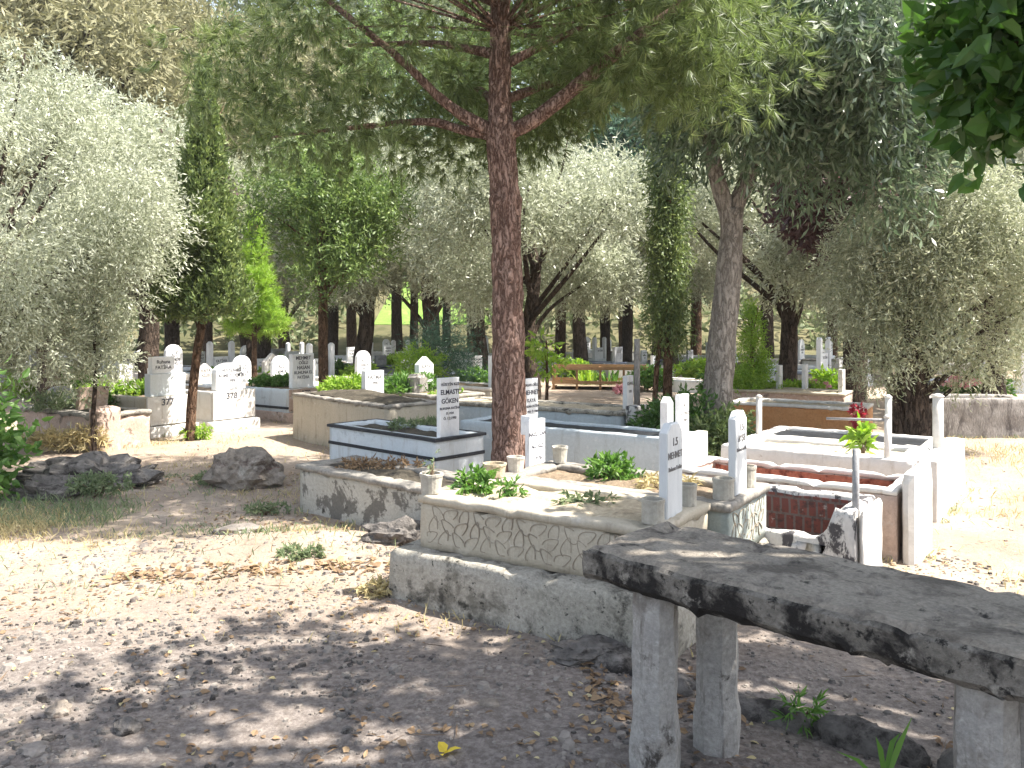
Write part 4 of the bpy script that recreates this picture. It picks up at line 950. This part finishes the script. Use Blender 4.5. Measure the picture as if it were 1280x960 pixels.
for (px, py, d) in ((270, 120, 7.2), (320, 130, 7.6), (360, 165, 7), (410, 170, 7.4), (455, 150, 7.0), (250, 60, 7.4), (300, 70, 7.0), (350, 90, 7.3), (400, 110, 7.1), (440, 100, 7.6), (500, 185, 7.6), (540, 175, 8), (580, 190, 8), (700, 130, 8), (860, 110, 7.4), (900, 130, 7.2), (950, 90, 7.3), (850, 60, 7.2), (920, 60, 7.5), (970, 40, 7.6), (870, 20, 7), (780, 90, 7.3), (830, 100, 7.6), (470, 60, 7.2), (530, 40, 7), (690, 40, 7.2), (740, 60, 7.4)):
    p = atd(px, d, CAM_H + (HOR - py) * d / FPX); cl.append((p.x + .02, p.y - 7.4, p.z, .36, .34, .2))
pine = thing('pine_tree', 'tall pine with a straight reddish scaly trunk standing among the middle graves', 'tree', (-.02, 7.4, 0))
mb = MB(); tube(mb, PT, 26, .03, .013, 13)
for l in PL: tube(mb, l, 10, .06, .006, 14)
limbs_to(mb, PT, [c for c in cl if c[2] > 4.2], rng, .014, (.6, .85), 5, 2)
mb.build('trunk', M['barkpine'], pine, True)
tp, td = sprigs(cl, 6000, rng, .22, 2, .7, 0, .35, .6, .15, .5)
k = 22; tp = np.repeat(tp, k, 0); td = unit(np.repeat(td, k, 0) * 1.2 + rng.normal(size=(len(tp), 3)) * .42 + np.array([0, 0, -.2])); tp = tp + td * .01
link('crown', leafgeo('crown', tp, td, rng, .14, .0068, M['pine'], 'needle', .25), pine)

# ------------------------------------------------------------------ mulberry over the near ground
rng = np.random.default_rng(31)
cl = ellip_clumps(rng, 135, (3.4, 1.1, 4.9), (5.4, 3.0, 1.15), .29, lambda q: q[2] > 2.75 + .4 * max(q[1], 0) or q[0] > q[1] * .61 + 1.2, hollow=.1)
cl += [(p.x, p.y, p.z, r) for (p, r) in [(atd(px, d, CAM_H + (HOR - py) * d / FPX), r) for (px, py, d, r) in ((1265, 20, 4.2, .34), (1225, 50, 4.4, .22), (1275, 90, 4.0, .28), (1240, 110, 4.3, .16), (1215, 15, 4.5, .25), (1250, 60, 4.2, .3), (1270, 40, 4.3, .34), (1235, 85, 4.3, .2), (1275, 110, 4.1, .22), (1200, 30, 4.6, .16), (1280, 60, 4.5, .35), (1330, 80, 4, .4), (1330, 20, 4, .5), (1400, 0, 3.9, .5))]]
base = Vector((5.3, 2.6, 0))
cl = [(c[0] - base.x, c[1] - base.y, *c[2:]) for c in cl]
tree('mulberry_tree', 'broad leaved tree whose dark green branch hangs over the thick olive', base, [(0, 0, -.1, .24), (0, 0, 1, .2), (-.1, 0, 2.2, .18), (-.3, -.1, 3.4, .14), (-.6, -.2, 5.2, .06)], cl, 3900, 32, (.115, .092), M['mulberry'], M['barkbrown'], shape='broad', sprig=.26, per=6, droop=.4, shell=.1, r0=.06, frac=(.5, .8))

# ------------------------------------------------------------------ forked grey tree
rng = np.random.default_rng(41)
b = atd(893, 9.8); f = lambda px, py, d=9.8: (((px - 640) * d / FPX) - b.x, d - 9.8, CAM_H + (HOR - py) * d / FPX)
cl = ellip_clumps(rng, 75, (1.15, .0, 4.75), (2.0, 1.5, 1.55), .42, hollow=.3) + [(*f(px, py, d), r) for px, py, d, r in ((850, 110, 9.4, .4), (990, 210, 9.6, .35), (1060, 190, 9.4, .4), (1120, 170, 9.5, .4), (1170, 130, 9.6, .4), (1000, 170, 9.3, .35), (1050, 150, 9.2, .4), (1100, 200, 9.6, .3), (1020, 215, 9.7, .25), (1150, 190, 9.8, .3), (1080, 120, 9, .4), (1190, 60, 9.5, .4), (960, 140, 9.2, .35), (1030, 120, 9.2, .45), (900, 60, 9.3, .4), (1100, 60, 9.2, .5))]
tree('forked_tree', 'grey forked tree with drooping dark blue green leaves', b, [(0, 0, -.1, .22), (.02, 0, .5, .18), (.08, 0, 1.3, .165), (.16, 0, 2.1, .15), (.22, 0, 2.95, .12)], cl, 6800, 42, (.14, .03), M['euc'], M['barkgrey'],
     limbs=[[(*f(913, 300), .11), (*f(910, 268), .11), (*f(897, 225), .1), (*f(886, 165), .085), (*f(888, 90), .06), (*f(900, 20), .03)], [(*f(911, 300), .11), (*f(916, 265), .11), (*f(930, 235), .1), (*f(945, 190), .085), (*f(985, 120), .06), (*f(1050, 60), .03)]], tamp=.01, sides=16, auto=0, droop=.8, out=.4, per=7, sprig=.3, shell=.2, lspread=.5)

# ------------------------------------------------------------------ olives
OT = [(0, 0, -.1, .24), (.02, 0, .4, .2), (.0, .05, .9, .17), (-.05, .05, 1.3, .13), (0, 0, 2.0, .07)]
b = atd(1142, 10.5); rng = np.random.default_rng(51)
cl = ellip_clumps(rng, 50, (.5, .2, 2.35), (1.35, 1.2, 1.35), .37, lambda q: q[2] > .95 and q[2] < 2.75 + (q[0] + .5) * .8, .4)
cl += [(((px - 640) * d / FPX) - b.x, d - b.y, CAM_H + (HOR - py) * d / FPX, r) for px, py, d, r in ((1085, 440, 10, .3), (1100, 400, 9.9, .35), (1200, 430, 10.2, .35), (1250, 410, 10.3, .4), (1060, 380, 10.2, .25), (1180, 380, 9.8, .35), (1090, 470, 9.9, .22), (1110, 455, 9.8, .25), (1200, 465, 10, .22), (1165, 430, 9.7, .25), (1230, 450, 10, .25), (1265, 330, 10, .4), (1275, 280, 10.2, .4), (1075, 330, 10, .35))]
olA = tree('olive_tree', 'olive with a thick dark double trunk beside the white tomb', b, OT, cl, 12500, 52, (.062, .016), M['olive_warm'], M['barkdark'], upn=.9,
     limbs=[[(-.14, 0, -.1, .1), (-.2, 0, .4, .09), (-.25, .1, .9, .07), (-.5, .2, 1.6, .04)], [(0, .05, .85, .12), (.35, .1, 1.3, .08), (.9, .2, 1.8, .05), (1.3, .2, 2.4, .03)]], sides=14, tamp=.03, per=9, sprig=.24, shell=.25, r0=.04, auto=2)
b = Vector((-6.5, 10.0, 0)); rng = np.random.default_rng(53)
cl = ellip_clumps(rng, 62, (.2, -.3, 3.0), (1.95, 1.7, 1.95), .44, lambda q: q[2] > 1.3, .62)
olB = tree('olive_tree', 'big silver leaved olive spreading over the crumbling pinkish grave', b, OT, cl, 15000, 54, (.066, .017), M['olive'], M['barkdark'], upn=.9, sides=14, tamp=.03, per=9, sprig=.26, shell=.25, r0=.05, auto=2)
b = atd(119, 10.4); cl = [(0, 0, 1.35, .35), (-.25, .1, 1.2, .25), (.25, 0, 1.15, .25), (.1, .1, 1.7, .3), (-.2, 0, 1.75, .25), (-.1, -.1, .95, .18)]
tree('olive_sapling', 'slender olive sapling with grey leaves before the crumbling pinkish grave', b, [(0, 0, -.05, .035), (-.03, 0, .4, .03), (.0, 0, .9, .025), (-.02, 0, 1.8, .01)], cl, 900, 56, (.06, .016), M['olive'], M['barkdark'], sides=8, tamp=.003, per=8, sprig=.2, shell=.1, r0=.012)
# coarser olives farther off
rng = np.random.default_rng(57)
cl = ellip_clumps(rng, 40, (0, 0, 3.5), (2.15, 2.0, 1.8), .47, lambda q: q[2] > 1.9, .45)
OT2 = [(0, 0, -.1, .22), (.03, 0, .5, .17), (-.06, 0, 1.3, .14), (.1, 0, 2.4, .1), (0, 0, 3.4, .05)]
olC = tree('olive_tree', 'silvery olive behind the pine trunk with a thick short trunk', atd(662, 15), OT2, cl, 7600, 58, (.09, .026), M['olive'], M['barkdark'], upn=.9, group='olives among the far graves', per=9, sprig=.3, shell=.25, r0=.06, auto=3)
for (px, d, sc, rz, lab) in ((725, 25, 1.3, 1, 'pale olive near the two dark trunks behind the wooden fence'), (535, 21, 1.2, 2.2, 'silver olive above the pointed white stone'), (455, 22, 1.4, 3, 'olive with bent dark trunk past the straight brown trunk'),
        (985, 16.5, 1.12, 4, 'round silver olive between the forked tree and the thick olive'), (310, 23, 1.2, .5, 'olive behind the cypress and the bright young pine'), (355, 29, 1.3, 5.5, 'far olive between the cypress and the straight brown trunk'),
        (1245, 15, 1.1, 2.6, 'olive behind the rough grey grave'), (60, 16, 1.2, 1.7, 'olive behind the big silver olive'), (180, 21, 1.2, 3.9, 'olive above the boxed white tomb'), (600, 24, 1.3, .9, 'far olive hidden partly by the pine trunk'), (1130, 22, 1.3, 5.1, 'far olive behind the thick olive crown'), (840, 26, 1.3, 2.9, 'far olive behind the dark drooping cypress')):
    dup(olC, atd(px, d), rz, lab, sc)

# ------------------------------------------------------------------ conifers
def cone_clumps(rng, n, h0, h1, r0, r1, rz=.25):
    out = []
    for i in range(n):
        t = rng.uniform() ** 1.2; a = rng.uniform(0, 6.283); R_ = (r0 + (r1 - r0) * t ** .9) * math.sqrt(rng.uniform(.1, 1)); k = .45 * (r0 + (r1 - r0) * t) + .05
        out.append((R_ * .75 * math.cos(a), R_ * .75 * math.sin(a), h0 + (h1 - h0) * t, k * .75, k * .75, rz))
    return out
rng = np.random.default_rng(61)
cyT = [(0, 0, -.05, .075), (.03, 0, .5, .065), (.1, 0, 1.2, .06), (.2, 0, 2.0, .05), (.25, 0, 4.4, .015)]
cl = [(c[0] + .2, c[1], *c[2:]) for c in cone_clumps(rng, 95, 1.85, 4.95, .6, .05, .3)]
cyp = tree('cypress_tree', 'dark narrow cypress with a thin leaning trunk before grave 377', atd(237, 11.55), cyT, cl, 9000, 62, (.07, .026), M['cypress'], M['barkbrown'], per=7, sprig=.12, up=1.1, droop=0, out=.5, spread=.35, shell=.35, auto=4, r0=.015, tamp=.006, lspread=.45)
rng = np.random.default_rng(63); b = atd(405, 13.5)
cl = ellip_clumps(rng, 42, (0, 0, 3.35), (1.0, 1.0, 1.2), .34, lambda q: q[2] > 2.25, .35)
tree('juniper_tree', 'rounded dark green tree on a straight slim brown trunk by grave 379', b, [(0, 0, -.05, .09), (-.01, 0, 1, .078), (-.02, 0, 2.6, .07), (0, 0, 4.2, .02)], cl, 4600, 64, (.085, .026), M['juniper'], M['barkbrown'], per=8, sprig=.25, up=.5, droop=.1, shell=.2, r0=.025, auto=2, tamp=.006)
rng = np.random.default_rng(65)
yp = tree('young_pine', 'bright yellow green young pine beside the cypress', atd(318, 17), [(0, 0, -.05, .06), (0, 0, 1.5, .05), (0, 0, 3.6, .015)], cone_clumps(rng, 50, 1.5, 3.7, .62, .12, .2), 1500, 66, (.12, .009), M['lime'], M['barkbrown'], shape='needle', per=26, sprig=.18, up=.7, droop=0, spread=.6, shell=.15, auto=3, r0=.015, lspread=.8)
rng = np.random.default_rng(67)
sh = tree('conical_shrub', 'clipped conical yellow green shrub past the forked grey trunk', atd(940, 13.5), [(0, 0, -.05, .05), (0, 0, 1, .04), (0, 0, 1.7, .01)], cone_clumps(rng, 46, .35, 1.75, .42, .1, .18), 3000, 68, (.05, .016), M['lime'], M['barkbrown'], cat='shrub', per=6, sprig=.14, up=1., droop=0, shell=.3, auto=6, r0=.01)
rng = np.random.default_rng(69)
cl = [(.15 * math.cos(i * 2.4), .12 * math.sin(i * 2.4), 1.5 + i * .085, .2, .2, .2) for i in range(40)]
tree('drooping_cypress', 'very dark narrow cypress with drooping sprays and two thin trunks', atd(834, 14), [(0, 0, -.05, .09), (.02, 0, 1.5, .07), (.08, 0, 5, .02)], cl, 2600, 70, (.09, .025), M['cypress'], M['barkbrown'], limbs=[[(-.2, .1, -.05, .05), (-.15, .05, 1, .045), (0, 0, 2, .03)]], per=7, sprig=.3, droop=1.1, out=.4, shell=.2, auto=5, r0=.02)
tree('leafy_sapling', 'thin sapling with a few yellow green leaves before the wooden fence', atd(683, 14.5), [(0, 0, -.05, .03), (.01, 0, .6, .028), (0, 0, 1.3, .01)], [(0, 0, 1.1, .22), (.1, 0, .85, .14), (-.1, 0, 1.25, .16)], 70, 71, (.12, .05), M['lime'], M['barkbrown'], shape='broad', per=4, sprig=.15, r0=.01)

# tall trees farther off: pines with high crowns, plum trees, dusty pines
rng = np.random.default_rng(73)
def tall(name, lab, px, d, seed, lm, bm_, h=9., r=2.2, h0=3.5, n=4500, leaf=(.22, .05), shape='rhomb', **kw):
    rng = np.random.default_rng(seed)
    cl = ellip_clumps(rng, 60, (0, 0, (h + h0) / 2), (r, r, (h - h0) / 2), r * .24, None, .25)
    return tree(name, lab, atd(px, d), [(0, 0, -.1, .2), (.05, 0, h * .3, .17), (-.05, 0, h * .6, .12), (0, 0, h * .95, .03)], cl, n, seed, leaf, M[lm], M[bm_], per=8, sprig=.5, shell=.2, auto=2, r0=.06, **kw)
dp = tall('dusty_pine', 'tall dusty olive brown pine above the big silver olive', 110, 19, 81, 'brownpine', 'barkdark', 10, 2.8, 3.2)
pp = tall('plum_tree', 'dark purple leaved plum tree between the forked tree and thick olive', 1065, 13.2, 82, 'plum', 'barkdark', 4.9, .95, 2.6, 3000, (.14, .06))
dt = tall('dark_pine', 'tall dark trunked tree behind the wooden fence', 783, 28, 83, 'bluepine', 'barkdark', 9, 2.0, 3.6)
gt = tall('broadleaf_tree', 'tall green broadleaf tree rising behind the pine crown', 700, 30, 84, 'juniper', 'barkbrown', 13, 3.4, 4)
dup(pp, atd(185, 18.5), 1.3, 'purple leaved plum tree beside the big silver olive', 1.15)
for (pr, px, d, sc, rz, lab) in (
    (dp, 215, 25, 1.15, 2, 'tall dusty pine high above the cypress'), (dp, 20, 24, 1.2, 4, 'tall dusty pine above the leafy green bush'), (dp, 330, 31, 1.3, 5, 'far dusty pine behind the bright young pine'), (dp, 1230, 24, 1.2, 1, 'tall dusty pine above the rough grey grave'), (dp, 960, 29, 1.2, 3, 'far dusty pine behind the round silver olive'),
    (dt, 757, 30, 1.0, 2, 'dark trunked tree beside the tall dark trunk behind the fence'), (dt, 497, 31, 1.1, 4, 'dark tree with a thin black trunk near the sunlit lawn'), (dt, 517, 40, 1.1, 1, 'dark trunked tree at the near edge of the sunlit lawn'), (dt, 545, 43, 1.15, 3, 'dark trunked tree before the sunlit lawn, nearer the pine'), (dt, 558, 46, 1.2, 5, 'dark trunked tree closest to the pine on the sunlit lawn'), (dt, 822, 29, 1.1, 5, 'dark tree close behind the drooping cypress'), (dt, 1180, 30, 1.2, 2.5, 'dark tree far behind the thick olive'), (dt, 415, 34, 1.2, .7, 'dark tree far behind the straight brown trunk'),
    (gt, 870, 33, 1.1, 1, 'tall green tree behind the forked grey tree'), (gt, 590, 36, 1.1, 2, 'tall green tree behind the pine trunk'), (gt, 440, 38, 1.2, 3, 'tall green tree past the straight brown trunk'), (gt, 260, 36, 1.1, 4, 'tall green tree far behind the cypress'), (gt, 80, 36, 1.2, 5, 'tall green tree far behind the big silver olive'), (gt, 1040, 37, 1.2, .4, 'tall green tree far behind the plum tree'), (gt, 1290, 34, 1.2, 1.6, 'tall green tree far behind the rough grey grave'), (gt, 780, 42, 1.3, 2.8, 'tallest far green tree behind the wooden fence')):
    p = atd(px, d); dup(pr, (p.x, p.y, hill(d)), rz, lab, sc)

# far woods closing the view
rng = np.random.default_rng(91); cl = []
for i in range(430):
    x = rng.uniform(-62, 62); y = rng.uniform(60, 80); z = hill(y) + rng.uniform(3, 25); r = rng.uniform(1.6, 3.2); cl.append((x, y, z, r))
for i in range(150):
    x = rng.uniform(-52, 52)
    if -10 < x < -1: continue
    y = rng.uniform(45, 54); cl.append((x, y, hill(y) + rng.uniform(.4, 4.2), rng.uniform(1., 1.8)))
pos, d = sprigs(cl, 40000, rng, 1.0, 6, .6, 0, .2, .6, .25)
tag(link('far_woods', leafgeo('far_woods', pos, d, rng, .55, .22, M['far'])), kind='stuff')

# added haze volume that lifts the shadows in the far rows
mb = MB(); mb.add([(x, y, z) for z in (-1.3, 38) for y in (-31, 202) for x in (-122, 122)], [(0, 2, 3, 1), (4, 5, 7, 6), (0, 1, 5, 4), (2, 6, 7, 3), (0, 4, 6, 2), (1, 3, 7, 5)])
hm = bpy.data.materials.new('fill_haze'); hm.use_nodes = True; ht = hm.node_tree; ht.nodes.clear()
ho = ht.nodes.new('ShaderNodeOutputMaterial'); hv = ht.nodes.new('ShaderNodeVolumePrincipled'); hv.inputs['Color'].default_value = (.97, .97, .95, 1); hv.inputs['Density'].default_value = .0006
ht.links.new(hv.outputs[0], ho.inputs['Volume'])
tag(mb.build('fill_haze', hm), kind='stuff')
